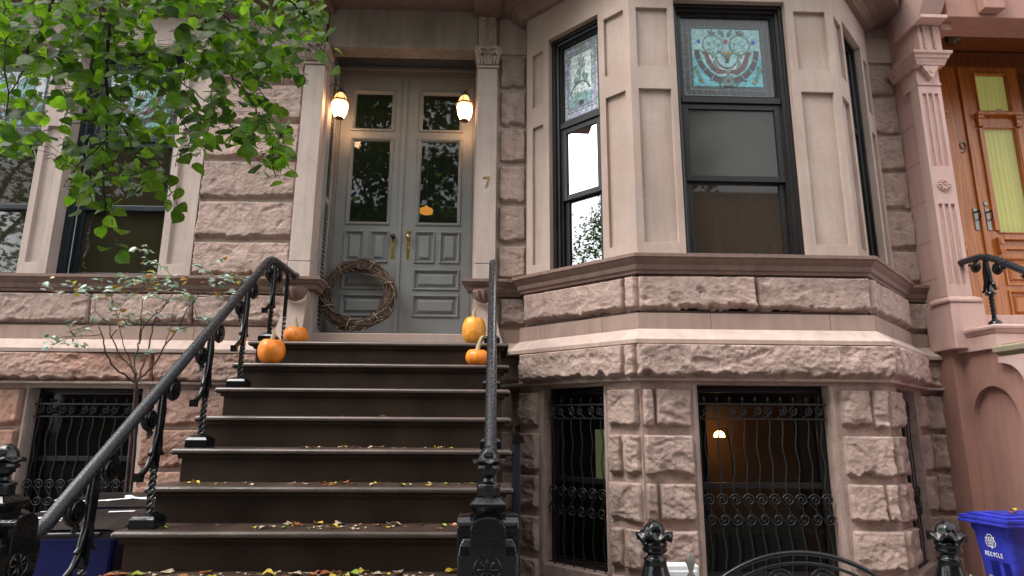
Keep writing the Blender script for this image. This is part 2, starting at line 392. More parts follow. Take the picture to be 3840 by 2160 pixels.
def split(mb, fr, us, z0, z1, w0, h, mat=0, g=.006, res=.0085):
    for a, b in zip(us, us[1:]): rk(mb, fr, a+g, b-g, z0, z1, w0, h, mat, res)

# --- backing wall and rock faced stones
wl = MB()
wl.holes(F, -6.3, -1.6, 2.2, 2.83, 0.0, ())
wl.holes(F, -6.3, -5.46, 2.83, 5.6, 0, ()); wl.holes(F, -2.71, -1.6, 2.83, 5.6, .004, ())
wl.holes(F, -6.3, -1.6, -.1, 2.2, .03, [(-3.915, -2.985, .72, 1.835, .22)])
wl.build('wall', M['smooth'], H7)
for a_, b_ in ((-.19, .32), (3.6, 4.0)):
    wl = MB(); wl.holes(F, a_, b_, -.1, 2.2, .03); wl.holes(F, a_, b_, 2.2, 5.6, .004); wl.build('wall', M['smooth'], H7)
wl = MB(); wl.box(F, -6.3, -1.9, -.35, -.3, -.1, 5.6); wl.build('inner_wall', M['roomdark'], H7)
wl = MB(); wl.holes(F, -6.3, 3.965, 5.6, 9.5, -.01)
up = [(.30, 5.58), (.30, 5.434), (1.104, 4.63), (2.836, 4.63), (3.64, 5.434), (3.64, 5.58)]
for (xa, ya), (xb, yb) in zip(up, up[1:]): wl.face([(xa, ya, 5.6), (xb, yb, 5.6), (xb, yb, 9.5), (xa, ya, 9.5)])
wl.build('upper_wall', M['smooth'], H7)
ROCK = {}
FL = 'a'
def RB(k): return ROCK.setdefault(k, MB())
for z0, z1 in zip(LV, LV[1:]):
    rk(RB('left'+FL), F, -2.70, -1.832, z0+.008, z1-.024, .006, .062)
    rk(RB('mid'+FL), F, .045, .292, z0+.008, z1-.024, .0, .055)
    rk(RB('right'+FL), F, 3.65, 3.955, z0+.008, z1-.02, .0, .055)
    split(RB('far'+FL), F, [-6.3, -5.47], z0+.008, z1-.024, .006, .062, res=.03)
FL = 'b'
split(RB('left'+FL), F, [-6.3, -4.9, -3.52, -2.63, -1.78], 2.392, 2.655, .03, .065)
rk(RB('mid'+FL), F, .06, .292, 2.392, 2.655, .0, .07); rk(RB('right'+FL), F, 3.66, 3.97, 2.392, 2.655, .0, .07)
split(RB('bay'), BL, [-.02, .09, LS-.02], 2.392, 2.652, .03, .062)
split(RB('bay'), BF, [1.085, 1.98, 2.855], 2.392, 2.652, .03, .066)
split(RB('bay'), BR, [-.02, .1, LS-.02], 2.392, 2.652, .03, .062)
# heavy lower course
FL = 'c'
split(RB('left'+FL), F, [-6.3, -4.18, -2.88, -1.78], 1.885, 2.128, .09, .085, mat=1)
rk(RB('mid'+FL), F, .05, .29, 1.885, 2.128, .04, .08); rk(RB('right'+FL), F, 3.68, 3.98, 1.885, 2.128, .04, .08)
split(RB('bay'), BL, [-.06, .03, LS-.06], 1.885, 2.125, .13, .085)
split(RB('bay'), BF, [1.03, 2.91], 1.885, 2.125, .13, .095)
split(RB('bay'), BR, [-.06, .03, LS-.06], 1.885, 2.125, .13, .085)
# basement piers
FL = 'd'
BZ = [1.84, 1.515, 1.185, .875, .56, .24, -.05]
for i, (z1, z0) in enumerate(zip(BZ, BZ[1:])):
    a, b = z0+.012, z1-.03
    jl = [(1.075, 1.165, 1.435), (1.075, 1.435), (1.075, 1.17, 1.435), (1.075, 1.435)][i % 4]
    split(RB('bay'), BF, jl, a, b, .07, .075)
    jr = [(2.505, 2.745, 2.865), (2.505, 2.865), (2.505, 2.765, 2.865), (2.505, 2.865)][i % 4]
    split(RB('bay'), BF, jr, a, b, .07, .075)
    split(RB('bay'), BL, [(-.03, .245), (-.03, .12, .245), (-.03, .245), (-.03, .13, .245)][i % 4], a, b, .07, .07)
    rk(RB('bay'), BL, .93, 1.13, a, b, .07, .07); rk(RB('bay'), BR, -.03, .245, a, b, .07, .07); rk(RB('bay'), BR, .93, 1.13, a, b, .07, .07)
for i, z1 in enumerate([1.84, 1.503, 1.165, .828, .49, .15]):
    z0 = z1-.337
    rk(RB('mid'+FL), F, .06, .19, z0+.012, z1-.012, .03, .06); rk(RB('mid'+FL), F, .196, .285, z0+.012, z1-.012, .03, .06)
    rk(RB('right'+FL), F, 3.665, 3.82, z0+.012, z1-.012, .03, .06); rk(RB('right'+FL), F, 3.825, 3.98, z0+.012, z1-.012, .03, .06)
    split(RB('left'+FL), F, [-2.94, -2.45, -1.78] if i % 2 else [-2.94, -2.2, -1.78], z0+.012, z1-.012, .035, .065, mat=1)
    split(RB('far'+FL), F, [-6.3, -4.62, -3.955] if i % 2 else [-6.3, -4.4, -3.955], z0+.012, z1-.012, .035, .065, mat=1, res=.014)
for k_ in ROCK: ROCK[k_].build('rock_faced_stone', [M['rock'], M['rockred']], H7, recalc=False)

# --- continuous bands
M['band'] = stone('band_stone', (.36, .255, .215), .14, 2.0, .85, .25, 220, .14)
def profiles(path, tag_, left):
    b = MB(); b.sweep(path, [(-.05, 2.252), (.062, 2.25), (.062, 2.368), (-.05, 2.372)])
    for fr, u in ((F, -4.3), (F, -3.55), (F, -2.6), (BL, .93), (BL, .3), (BF, 1.62), (BF, 2.52), (BR, .5)):
        if (fr is F) == bool(left): b.box(fr, u-.002, u+.002, .055, .0628, 2.252, 2.367, 1)
    b.build('band_course', [M['band'], M['joint']], H7)
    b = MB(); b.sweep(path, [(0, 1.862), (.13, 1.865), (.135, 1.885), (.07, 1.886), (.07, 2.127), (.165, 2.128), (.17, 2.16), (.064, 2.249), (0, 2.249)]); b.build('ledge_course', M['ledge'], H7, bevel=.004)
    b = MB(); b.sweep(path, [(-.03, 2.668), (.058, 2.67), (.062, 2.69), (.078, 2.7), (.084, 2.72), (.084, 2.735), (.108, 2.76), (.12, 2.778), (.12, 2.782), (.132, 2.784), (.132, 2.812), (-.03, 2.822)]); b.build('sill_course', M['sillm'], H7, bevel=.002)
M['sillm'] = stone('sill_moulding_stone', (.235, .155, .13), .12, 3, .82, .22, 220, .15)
profiles([(-6.3, YW), (-1.86, YW)], 'left', 1)
profiles(PATHR, 'right', 0)
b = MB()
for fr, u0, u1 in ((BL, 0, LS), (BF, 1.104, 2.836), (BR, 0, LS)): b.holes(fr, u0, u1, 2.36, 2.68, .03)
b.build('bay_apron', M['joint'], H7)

# --- bay wall upper: piers with sunken panels
by = MB(); P1, P2 = (4.437, 4.985), (2.93, 4.237)
def pans(a, b): return [(a, b, *P1, .03, True), (a, b, *P2, .03, True)]
BW0, BW1, WT = 1.485, 2.438, 5.07
by.holes(BF, 1.104, 2.836, 2.81, 5.6, 0, [(BW0, BW1, 2.812, WT, .17)]+pans(1.166, 1.434)+pans(2.51, 2.78))
SU0, SU1 = .312, .872
for fr in (BL, BR):
    by.holes(fr, 0, LS, 2.81, 5.6, 0, [(SU0, SU1, 2.812, WT, .17)]+pans(.055, .252)+pans(.94, 1.07))
by.face([BL.p(LS, 0, 2.81), BL.p(LS, 0, 5.6), (.30, YW, 5.6), (.30, YW, 2.81)]); by.face([BR.p(LS, 0, 2.81), BR.p(LS, 0, 5.6), (3.64, YW, 5.6), (3.64, YW, 2.81)])
by.build('bay_window_wall', M['bay'], H7, bevel=.006)
# basement wall of the bay with toothed margins
bb = MB()
bb.holes(BF, 1.07, 2.87, -.1, 1.866, .082, [(1.482, 2.447, .5, 1.84, .16)])
for fr in (BL, BR): bb.holes(fr, -.034, LS, -.1, 1.866, .082, [(.29, .885, .5, 1.84, .16)])
bb.build('bay_basement_wall', M['rock'], H7, bevel=.004)
# fine tooled lines beside the basement windows
for fr, us in ((BF, (1.447, 2.46)), (BL, (.262, .897)), (F, (-3.945,))):
    w = .083 if fr is not F else .05
    for u in us:
        tl = MB(); z = .52
        while z < 1.83:
            tl.box(fr, u, u+.022, w-.002, w+.0035, z, z+.006); z += .0125
        tl.box(fr, u+.002, u+.02, w-.004, w+.0005, .52, 1.83)
        tl.build('tooled_margin', M['smooth'], H7, recalc=False)

# --- left window surround
ls = MB()
W1, W2 = (-5.17, -4.205), (-3.952, -2.98)
ls.holes(F, -5.46, -2.70, 2.81, 5.60, .055, [(*W1, 2.812, 5.09, .21), (*W2, 2.812, 5.09, .21)]+pans(-4.148, -4.018)+pans(-2.915, -2.768)+pans(-5.4, -5.25))
for u in (-5.46, -2.70): ls.face([F.p(u, .055, 2.81), F.p(u, .055, 5.6), F.p(u, -.05, 5.6), F.p(u, -.05, 2.81)])
ls.build('window_surround', M['pale'], H7, bevel=.005)
for bx_ in ((-6.3, -1.845, -.02, .062, 5.105, 5.395), (.03, .3, -.02, .02, 5.11, 5.5), (3.64, 3.96, -.02, .03, 5.11, 5.38)):
    b = MB(); b.box(F, *bx_); b.build('lintel', M['pale'], H7, bevel=.005)
# --- cornice
CP = [(-.02, 5.385), (.05, 5.387), (.06, 5.4), (.095, 5.43), (.1, 5.45), (.15, 5.465), (.155, 5.49), (.21, 5.5), (.30, 5.515), (.31, 5.53), (.31, 5.575), (.35, 5.6), (.36, 5.72), (-.02, 5.76)]
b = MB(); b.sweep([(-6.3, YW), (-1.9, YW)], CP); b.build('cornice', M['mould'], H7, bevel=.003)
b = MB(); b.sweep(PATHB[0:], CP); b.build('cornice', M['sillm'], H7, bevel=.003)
b = MB(); b.box(F, -2.3, .31, -.02, 1.0, 5.575, 5.75); b.box(F, -2.3, .31, -.02, .30, 5.525, 5.551); b.box(F, -.215, .045, .05, .47, 5.46, 5.522); b.box(F, -1.865, -1.58, .05, .47, 5.46, 5.522); b.build('door_hood', M['mould'], H7, bevel=.006)  # unseen front of the top slab added far forward to shade the door recess

# ------------------------------------------------------------------ windows
M['sg'] = None
def pane_mat(n, c, rough=.25):
    m = paint(n, c, rough, .35, .25, 0, .7, 38, 26); return m
SG = [pane_mat('lead_came', (.11, .16, .15), .45), pane_mat('purple_brown_art_glass', (.035, .028, .034)), pane_mat('turquoise_art_glass', (.09, .33, .38)), pane_mat('opal_art_glass', (.21, .39, .4)), pane_mat('brown_art_glass', (.085, .045, .032)), pane_mat('green_art_glass', (.06, .2, .12)), pane_mat('blue_jewel', (.01, .015, .5)), pane_mat('red_jewel', (.3, .015, .02)), pane_mat('amber_art_glass', (.3, .16, .04)), pane_mat('dark_green_art_glass', (.07, .13, .1)), pane_mat('frosted_pale_art_glass', (.66, .74, .78)), pane_mat('lavender_art_glass', (.42, .44, .56)), pane_mat('grey_green_art_glass', (.3, .38, .33))]  # sky reflection put into the pale tone of frosted and lavender glass
def stained(fr, u0, u1, z0, z1, w, kind, parent):
    b = MB(); W, Hh = u1-u0, z1-z0; rs = random.Random(int(W*1000)+kind)
    lay = [0]
    def P(poly, mat, e=None):
        lay[0] += 1; ww = w+.0012+(e if e is not None else .00003*lay[0])
        b.face([fr.p(u0+x*W, ww, z0+y*Hh) for x, y in poly], mat)
    def ellipse(cx, cy, rx, ry, mat, n=18, a0=0, a1=2*PI): P([(cx+rx*math.cos(a0+(a1-a0)*i/n), cy+ry*math.sin(a0+(a1-a0)*i/n)) for i in range(n+(a1-a0 < 6))], mat)
    def arc(cx, cy, r0, r1, a0, a1, mat, n=6, k=1.0, g=.04):
        for i in range(n):
            s, e = a0+(a1-a0)*(i+g)/n, a0+(a1-a0)*(i+1-g)/n; pts = []
            for t in range(7): a = s+(e-s)*t/6; pts.append((cx+r1*math.cos(a), cy+r1*k*math.sin(a)))
            for t in range(7): a = e+(s-e)*t/6; pts.append((cx+r0*math.cos(a), cy+r0*k*math.sin(a)))
            P(pts, mat)
    def leafp(x, y, an, L, mat, ln=1):
        c, s = math.cos(an), math.sin(an); pts = []
        for t, ww in ((0, 0), (.3, .17), (.6, .17), (1, 0), (.6, -.17), (.3, -.17)): pts.append((x+(t*c-ww*s)*L, y+(t*s+ww*c)*L*1.15))
        P([(px-.006*(1 if px > x else -1), py) for px, py in pts], 0); P([(x+(px-x)*.86, y+(py-y)*.86) for px, py in pts], mat)
    b.face([fr.p(u, w, z) for u, z in ((u0, z0), (u1, z0), (u1, z1), (u0, z1))], 0)
    outer = 1 if kind != 2 else 11
    def bricks(x0, x1, y0, y1, n, horiz, mats):
        for i in range(n):
            m = rs.choice(mats)
            if horiz: a, c = x0+(x1-x0)*i/n, x0+(x1-x0)*(i+1)/n; P([(a+.004, y0+.006), (c-.004, y0+.006), (c-.004, y1-.006), (a+.004, y1-.006)], m, .0001)
            else: a, c = y0+(y1-y0)*i/n, y0+(y1-y0)*(i+1)/n; P([(x0+.005, a+.005), (x1-.005, a+.005), (x1-.005, c-.005), (x0+.005, c-.005)], m, .0001)
    pal = [1, 1, 1, 1] if kind != 2 else [11, 11, 12]
    bx, bz = .03, .03
    for x0, x1, n in ((0, .022, 5), (.025, .085, 6), (.088, .115, 4)):
        y0 = x0*1.15; y1 = x1*1.15
        bricks(x0, x1, y0, 1-y0, n, False, pal); bricks(1-x1, 1-x0, y0, 1-y0, n, False, pal)
        bricks(x1, 1-x1, y0, y1, n, True, pal); bricks(x1, 1-x1, 1-y1, 1-y0, n, True, pal)
    X0, X1, Y0, Y1 = .12, .88, .137, .863
    if kind in (0, 1):
        fld = 2 if kind == 0 else 3
        P([(X0, Y0), (X1, Y0), (X1, .5), (X0, .5)], fld); P([(X0, .5), (X1, .5), (X1, Y1), (X0, Y1)], 3 if kind == 0 else 10)
        for sx in (X0, X1-.1): bricks(sx, sx+.1, .74, Y1, 2, True, [9, 4])
        cx = .5
        arc(cx, .6, .30, .36, PI, 2*PI, 1, 9, 1.2)
        P([(cx+.29*math.cos(a), .6+.29*1.2*math.sin(a)) for a in [PI+PI*i/20 for i in range(21)]], 3)
        for s in (-1, 1):
            P([(cx+s*.02, .28), (cx+s*.12, .3), (cx+s*.2, .42), (cx+s*.2, .56), (cx+s*.1, .45)], 11)
            ellipse(cx+s*.15, .66, .118, .135, 0); ellipse(cx+s*.15, .66, .108, .124, 3); arc(cx+s*.15, .66, .1, .11, 0, 2*PI, 9, 7, 1.15)
            ellipse(cx+s*.13, .62, .05, .06, 0); ellipse(cx+s*.13, .62, .045, .052, 3)
            for k in range(6): leafp(cx+s*.14+.045*math.cos(.4+k*1.05), .63+.05*math.sin(.4+k*1.05), .4+k*1.05, .05, [9, 5][k % 2])
            pts = [(cx+s*.29, .58), (cx+s*.22, .575), (cx+s*.2, .5), (cx+s*.17, .42), (cx+s*.1, .355), (cx+s*.02, .34), (cx+s*.02, .30), (cx+s*.11, .29), (cx+s*.19, .35), (cx+s*.235, .44), (cx+s*.25, .52)]
            P(pts if s > 0 else pts[::-1], 0); P([(cx+s*.03+(x-cx-s*.03)*.95, y*.985+.005) for x, y in pts], 4)
            P([(cx+s*.16, .48), (cx+s*.2, .58), (cx+s*.13, .52)], 5); P([(cx+s*.09, .36), (cx+s*.16, .42), (cx+s*.14, .5)], 5)
            ellipse(cx+s*.305, .7, .022, .026, 0); ellipse(cx+s*.305, .7, .018, .021, 6 if kind == 0 else 7)
            for k, an in enumerate((.5, 1.4, 2.3)): leafp(cx+s*.16, .79, an, .075, 9)
            leafp(cx+s*.02, .76, PI/2-s*.6, .12, 9)
            for k in range(7): leafp(cx+s*(.26+.02*k), .18+.025*k, PI/2-s*(1.2-.32*k), .085, [9, 5, 9, 5][k % 4])
            arc(cx+s*.17, .135, .075, .09, 0 if s < 0 else PI*.35, PI*.65 if s < 0 else PI, 4, 3)
            ellipse(cx+s*.29, .19, .015, .017, 8)
        arc(cx, .52, .115, .128, PI, 2*PI, 4, 5, 1.25)
        P([(cx-.09, .575), (cx+.09, .575), (cx+.035, .52), (cx+.02, .47), (cx-.02, .47), (cx-.035, .52)], 0); P([(cx-.07, .57), (cx+.07, .57), (cx+.04, .55), (cx-.04, .55)], 8); P([(cx-.025, .52), (cx+.025, .52), (cx+.015, .475), (cx-.015, .475)], 4)
        ellipse(cx, .455, .018, .02, 1); ellipse(cx, .705, .024, .03, 0); ellipse(cx, .705, .019, .025, 7)
        P([(cx-.055, .137), (cx+.055, .137), (cx+.055, .27), (cx-.055, .27)], 0); bricks(cx-.05, cx+.05, .145, .262, 2, True, [4]); ellipse(cx, .2, .02, .024, 1)
        leafp(cx, .265, PI/2, .085, 9)
    else:
        X0, X1, Y0, Y1 = .2, .8, .15, .85
        bricks(.12, .2, .137, .863, 6, False, [11, 12]); bricks(.8, .88, .137, .863, 6, False, [11, 12]); bricks(.2, .8, .137, .16, 4, True, [11]); bricks(.2, .8, .84, .863, 4, True, [11])
        P([(X0, .16), (X1, .16), (X1, .84), (X0, .84)], 10); P([(X0, .3), (X1, .36), (X1, .16), (X0, .16)], 3)
        for cx_, cy_, n, L in ((.5, .66, 9, .17), (.5, .56, 6, .15), (.46, .24, 6, .13), (.68, .3, 5, .13)):
            for k in range(n): leafp(cx_, cy_, .3+k*2*PI/n, L, rs.choice([12, 10, 12, 3]))
        for cx_, cy_ in ((.36, .5), (.64, .5)): ellipse(cx_, cy_, .07, .05, 0); ellipse(cx_, cy_, .055, .04, 3)
        P([(.42, .16), (.58, .16), (.56, .22), (.44, .22)], 1); arc(.52, .3, .26, .3, .3, PI-.2, 9, 5, .6)
    return b.build('stained_glass', SG, parent, recalc=False)
def upper_window(fr, u0, u1, z0, z1, wr, mfr, glasses, kind, left_show=False, sashglint=None):
    """tall sash window with an art glass transom; wr is the plane of the outer casing"""
    z0 += .003
    b = MB(); D = wr
    # stepped casing
    b.rings(fr, (u0+.001, u1-.001, z0+.001, z1-.001), [(0, D), (.03, D), (.03, D-.03), (.05, D-.035), (.052, D-.06), (.068, D-.06), (.07, D-.09)], 0, False)
    i = .07; zt0, zt1 = 4.172, 4.226
    b.box(fr, u0+i-.01, u1-i+.01, D-.10, D-.04, zt0, zt1)
    o = b.build('window', mfr, H7, bevel=.003)
    s = MB(); a, c = u0+i, u1-i
    s.rings(fr, (a-.004, c+.004, zt1-.004, z1-i+.004), [(0, D-.06), (.02, D-.055), (.022, D-.075)], 0, False)
    s.build('transom_frame', mfr, o, bevel=.002)
    stained(fr, a+.02, c-.02, zt1+.012, z1-i-.02, D-.074, kind, o)
    zm = 3.514
    for nm, za, zb, dd, g in (('upper_sash', zm-.028, zt0, D-.058, glasses[0]), ('lower_sash', z0+.012, zm+.028, D-.088, glasses[1])):
        s = MB(); bot = .065 if nm == 'lower_sash' else .05
        s.box(fr, a, a+.045, dd-.03, dd, za, zb); s.box(fr, c-.045, c, dd-.03, dd, za, zb)
        s.box(fr, a+.0452, c-.0452, dd-.03, dd-.001, za, za+bot); s.box(fr, a+.0452, c-.0452, dd-.03, dd-.001, zb-.05, zb)
        s.box(fr, a-.02, a-.0005, dd-.035, dd-.006, za, zb); s.box(fr, c+.0005, c+.02, dd-.035, dd-.006, za, zb)
        so = s.build(nm, mfr, o, bevel=.003)
        p = MB(); p.face([fr.p(u, dd-.017, z) for u, z in ((a+.044, za+bot-.002), (c-.044, za+bot-.002), (c-.044, zb-.049), (a+.044, zb-.049))])
        p.build('pane', g, so)
    if fr is F:
        t_ = MB(); t_.box(fr, a-.002, a+.005, D-.055, D-.05, z0+.02, zt0); t_.build('sash_highlight', M['sashglint'], o)  # pale strip painted along the sash edge in place of its bright highlight
    return o
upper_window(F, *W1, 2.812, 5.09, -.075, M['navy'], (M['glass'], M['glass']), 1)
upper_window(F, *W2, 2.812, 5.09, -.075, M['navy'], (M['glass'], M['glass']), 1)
upper_window(BF, BW0, BW1, 2.812, WT, -.05, M['blackwood'], (M['glassdark'], M['glasslower']), 0)
upper_window(BL, SU0, SU1, 2.812, WT, -.05, M['blackwood'], (M['glassbay'], M['glassbay']), 2)
upper_window(BR, SU0, SU1, 2.812, WT, -.05, M['blackwood'], (M['glass'], M['glass']), 2)

# --- rooms behind the glass
def room(nm, x0, x1, y0, y1, z0, z1, m):
    P = [(x, y, z) for z in (z0, z1) for y in (y0, y1) for x in (x0, x1)]
    b = MB(); b.mesh(P, [(0, 1, 3, 2), (4, 5, 7, 6), (2, 3, 7, 6), (0, 2, 6, 4), (1, 3, 7, 5)]); return b.build(nm, m, H7)
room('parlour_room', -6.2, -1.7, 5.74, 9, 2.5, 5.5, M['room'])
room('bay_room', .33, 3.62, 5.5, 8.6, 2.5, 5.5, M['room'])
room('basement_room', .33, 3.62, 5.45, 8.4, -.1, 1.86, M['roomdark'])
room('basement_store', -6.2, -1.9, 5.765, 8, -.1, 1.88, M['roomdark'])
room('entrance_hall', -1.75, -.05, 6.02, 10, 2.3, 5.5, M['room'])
b = MB(); pb = [(1.11, 4.66), (2.83, 4.66), (3.61, 5.45), (3.61, 5.56), (.33, 5.56), (.33, 5.45)]
for z0_, z1_ in ((1.872, 1.9), (2.6, 2.64), (5.3, 5.34)):
    lo = [(x, y, z0_) for x, y in pb]; hi = [(x, y, z1_) for x, y in pb]; b.face(lo[::-1]); b.face(hi)
    for i in range(6): b.face([lo[i], lo[(i+1) % 6], hi[(i+1) % 6], hi[i]])
    b.build('bay_floor', M['room'], H7); b = MB()
b = MB()
for x0, x1 in ((-3.75, -3.42), (-3.3, -3.05), (-5.0, -4.6), (-4.55, -4.3)):
    n = 24; rows = [[(x0+(x1-x0)*i/n, 5.9+.018*math.sin(i*1.7)+.01*math.sin(i*.9), z) for z in (2.9, 5.0)] for i in range(n+1)]
    b.grid(rows)
b.build('curtain', M['curtain'], H7)
b = MB(); b.wbox(1.55, 2.4, 4.9, 4.905, 3.5, 5.05); b.build('window_screen', M['screen'], H7)
b = MB(); b.wbox(1.99, 2.81, 5.9, 5.92, .72, 1.735); b.build('inner_wall', M['orange'], H7)
b = MB(); b.wbox(1.2, 1.45, 7.4, 7.42, .95, 1.5); b.build('green_glow_pane', M['greenpane'], H7)  # glowing pane added for a greenish gleam in the basement glass

# --- basement windows with iron grilles
def scroll(mb, fr, cu, cz, r, dirn, w, turns=1.6, a0=0, th=.005):
    pts = []
    for i in range(19):
        t = i/18; a = a0+dirn*turns*2*PI*t; rr = r*(1-.82*t); pts.append(fr.p(cu+rr*math.cos(a), w, cz+rr*math.sin(a)))
    mb.tube(pts, th, 5, caps=False)
def basement_window(fr, u0, u1, z0, z1, w, n, top=True, m=.02):
    b = MB(); b.rings(fr, (u0+.001, u1-.001, z0, z1), [(0, w-.1), (.03, w-.095), (.035, w-.12), (.05, w-.12), (.05, w-.14)], 0, False)
    mid = z0+(z1-z0)*.47; b.box(fr, u0+.05, u1-.05, w-.16, w-.125, mid-.02, mid+.02)
    o = b.build('basement_window', M['blackwood'], H7, bevel=.002)
    p = MB(); p.face([fr.p(u, w-.142, z) for u, z in ((u0+.04, z0+.03), (u1-.04, z0+.03), (u1-.04, z1-.04), (u0+.04, z1-.04))]); p.build('pane', M['glasslow'], o)
    g = MB(); a, c = u0+.012, u1-.012; wg = w-.05
    def bar(za, th=.009): g.box(fr, a, c, wg-.006, wg+.006, za-th/2, za+th/2)
    zt = z1-.135; zb2 = zt-.105
    bar(zt, .014)
    sp = (c-a)/n; us = [a+sp*(i+.5) for i in range(n)]
    if top:
        bar(zb2)
        for i in range(n):
            u = us[i]; g.tube([fr.p(u, wg, zt), fr.p(u, wg, zt+.025), fr.p(u, wg, zt+.03), fr.p(u, wg, zt+.055)], [.008, .006, .014, .001], 6)
            scroll(g, fr, us[i]+(.0 if i % 2 else .01), zt-.05, .034, 1 if i % 2 else -1, wg+.001, 1.5, PI*.5)
            g.tube([fr.p(u-sp*.4, wg, zb2+.006), fr.p(u, wg, zb2+.03), fr.p(u+sp*.3, wg, zt-.02)], .004, 4, caps=False)
    zs1, zs0 = 1.085, .865
    for i, u in enumerate(us):
        pts = []; zz = zb2
        k = 26
        for j in range(k+1):
            z = zb2+(z0-zb2)*j/k; pts.append(fr.p(u+.0085*math.sin((zb2-z)*22+.5)+.002*math.sin(i), wg-.004, z))
        g.tube(pts, .0052, 5, caps=False)
        r = min(.047, sp*.47)
        scroll(g, fr, u, zs1-.045, r, -1, wg+.006, 1.6, PI*.9); scroll(g, fr, u+.004, zs0+.045, r, 1, wg+.006, 1.6, -PI*.05+PI)
        g.tube([fr.p(u-r*.95, wg+.006, zs1-.055), fr.p(u-.01, wg+.006, (zs0+zs1)/2+.01), fr.p(u+r, wg+.006, zs0+.05)], .0045, 4, caps=False)
    bar((zs1+zs0)/2+.24 if not top else z0+.02)
    g.build('window_grille', M['grille'], o, recalc=False)
    return o
basement_window(BF, 1.482, 2.447, .5, 1.84, .082, 10)
basement_window(BL, .29, .885, .5, 1.84, .082, 6)
basement_window(BR, .29, .885, .5, 1.84, .082, 6)
basement_window(F, -3.915, -2.985, .72, 1.835, .03, 10)

# ------------------------------------------------------------------ entrance
YP = 5.48; PF = Fr((0, YP)); SPV = M['smooth']
def pilaster(x0, x1, side):
    b = MB(); b.wbox(x0, x1, YP, 5.70, 2.965, 4.9)
    b.wbox(x0-.004, x1+.004, YP-.006, 5.70, 2.82, 2.958)
    o = b.build('pilaster', M['pale'], H7, bevel=.004)
    c = MB(); xm = (x0+x1)/2; hw = (x1-x0)/2
    rows = []                                                             # bell of the capital, then abacus
    for t in range(9):
        s = t/8; g = .004+.03*s*s; z = 4.93+.155*s
        rows.append([(x0-g, YP-g, z), (x1+g, YP-g, z), (x1+g, 5.69, z), (x0-g, 5.69, z)])
    c.grid(rows, 0, False, closev=True)
    c.wbox(x0-.012, x1+.012, YP-.014, 5.7, 4.905, 4.928); c.wbox(x0-.03, x1+.03, YP-.05, 5.7, 5.086, 5.112)
    for s in (-1, 1):
        cx = xm+s*(hw+.005); pts = [(cx+.034*(1-.8*t/20)*math.cos(-PI/2*s+s*t*.55), YP-.045, 5.052+.034*(1-.8*t/20)*math.sin(PI/2-t*.55)) for t in range(21)]
        c.tube(pts, .011, 6); c.tube([(xm+s*.015, YP-.03, 5.0), (xm+s*.04, YP-.035, 5.045), (cx-s*.01, YP-.045, 5.085)], [.008, .011, .009], 6)
        for k in range(3):
            u = xm+s*(.02+.032*k); pts = [(u, YP-.012, 4.94), (u+s*.006, YP-.028, 4.97), (u+s*.016, YP-.045, 4.995+.012*k), (u+s*.024, YP-.052, 4.985+.012*k)]
            c.tube(pts, [.013, .017, .014, .006], 7)
    c.tube([(xm, YP-.01, 4.94), (xm, YP-.035, 4.99), (xm, YP-.05, 5.02), (xm, YP-.056, 5.01)], [.013, .018, .016, .006], 7)
    for k in range(6): a = k*PI/3; c.tube([(xm, YP-.062, 5.088), (xm+.026*math.cos(a), YP-.06, 5.088+.026*math.sin(a))], [.008, .011], 6)
    c.build('capital', M['bay'], o)
    # carved block over the capital
    n = MB(); n.box(PF, x0, x1-.02, -.1, .008, 5.116, 5.458)
    for i in range(7):
        z = 5.135+.045*i
        for s in (-1, 1):
            u = xm-.01+s*.035; n.tube([PF.p(xm-.01+s*.012, .012, z), PF.p(u, .026, z+.022), PF.p(xm-.01+s*.062, .014, z+.05)], [.006, .015, .004], 6)
    n.build('carved_block', M['bay'], o)
    # sill moulding returned round the pilaster, corbel and flared foot
    s_ = MB(); s_.sweep([(x0-.04, 5.6), (x0-.04, YP+.03), (x1+.04, YP+.03), (x1+.04, 5.72)], [(-.02, 2.705), (.02, 2.71), (.03, 2.73), (.03, 2.745), (.055, 2.765), (.06, 2.785), (.072, 2.787), (.072, 2.815), (-.06, 2.82)])
    s_.build('moulded_base', M['sillm'], o, bevel=.002)
    k = MB(); rows = []
    for i in range(7):
        t = i/6; r = .1*math.sqrt(max(0, 1-(1-t)**2))+.004; rows.append([(xm+r*1.0*math.cos(a), 5.45-r*.9*math.sin(a), 2.59+.115*t) for a in [PI*j/12 for j in range(13)]])
    k.grid(rows)
    for j in range(5):
        a = PI*(.14+.18*j); k.tube([(xm+.03*math.cos(a), 5.45-.03*math.sin(a)-.01, 2.60), (xm+.085*math.cos(a), 5.45-.085*math.sin(a), 2.64), (xm+.1*math.cos(a), 5.45-.098*math.sin(a), 2.69)], [.01, .018, .012], 6)
    k.build('corbel', M['sillm'], o)
    f = MB(); rows = []
    for i in range(15):
        t = i/14; z = 2.70-.54*t; fl = .1*t**2.2; fw = .015+.13*t**1.8
        xa, xb = x0-.0-(fl if side < 0 else .0), x1+(fl if side > 0 else 0.0)
        rows.append([(xa, 5.6, z), (xa, YP+.0-fw, z), (xb, YP+.0-fw, z), (xb, 5.72, z)])
    f.grid(rows, 0, False); f.face(rows[0][::-1]); f.build('flared_foot', M['bay'], o, bevel=.005)
    return o
pilL = pilaster(-1.822, -1.632, -1); pilR = pilaster(-.169, .017, 1)
b = MB(); u = -.078; z = 3.738; NS = .84
b.prism(PF, [(u+px*NS, z+pz*NS) for px, pz in [(-0.032, 0.062), (0.036, 0.066), (0.036, 0.055), (0.006, -0.06), (-0.008, -0.064), (-0.006, -0.052), (0.022, 0.05), (-0.022, 0.046), (-0.03, 0.034)]], .001, .008)
b.build('house_number', M['brass'], pilR, bevel=.001)
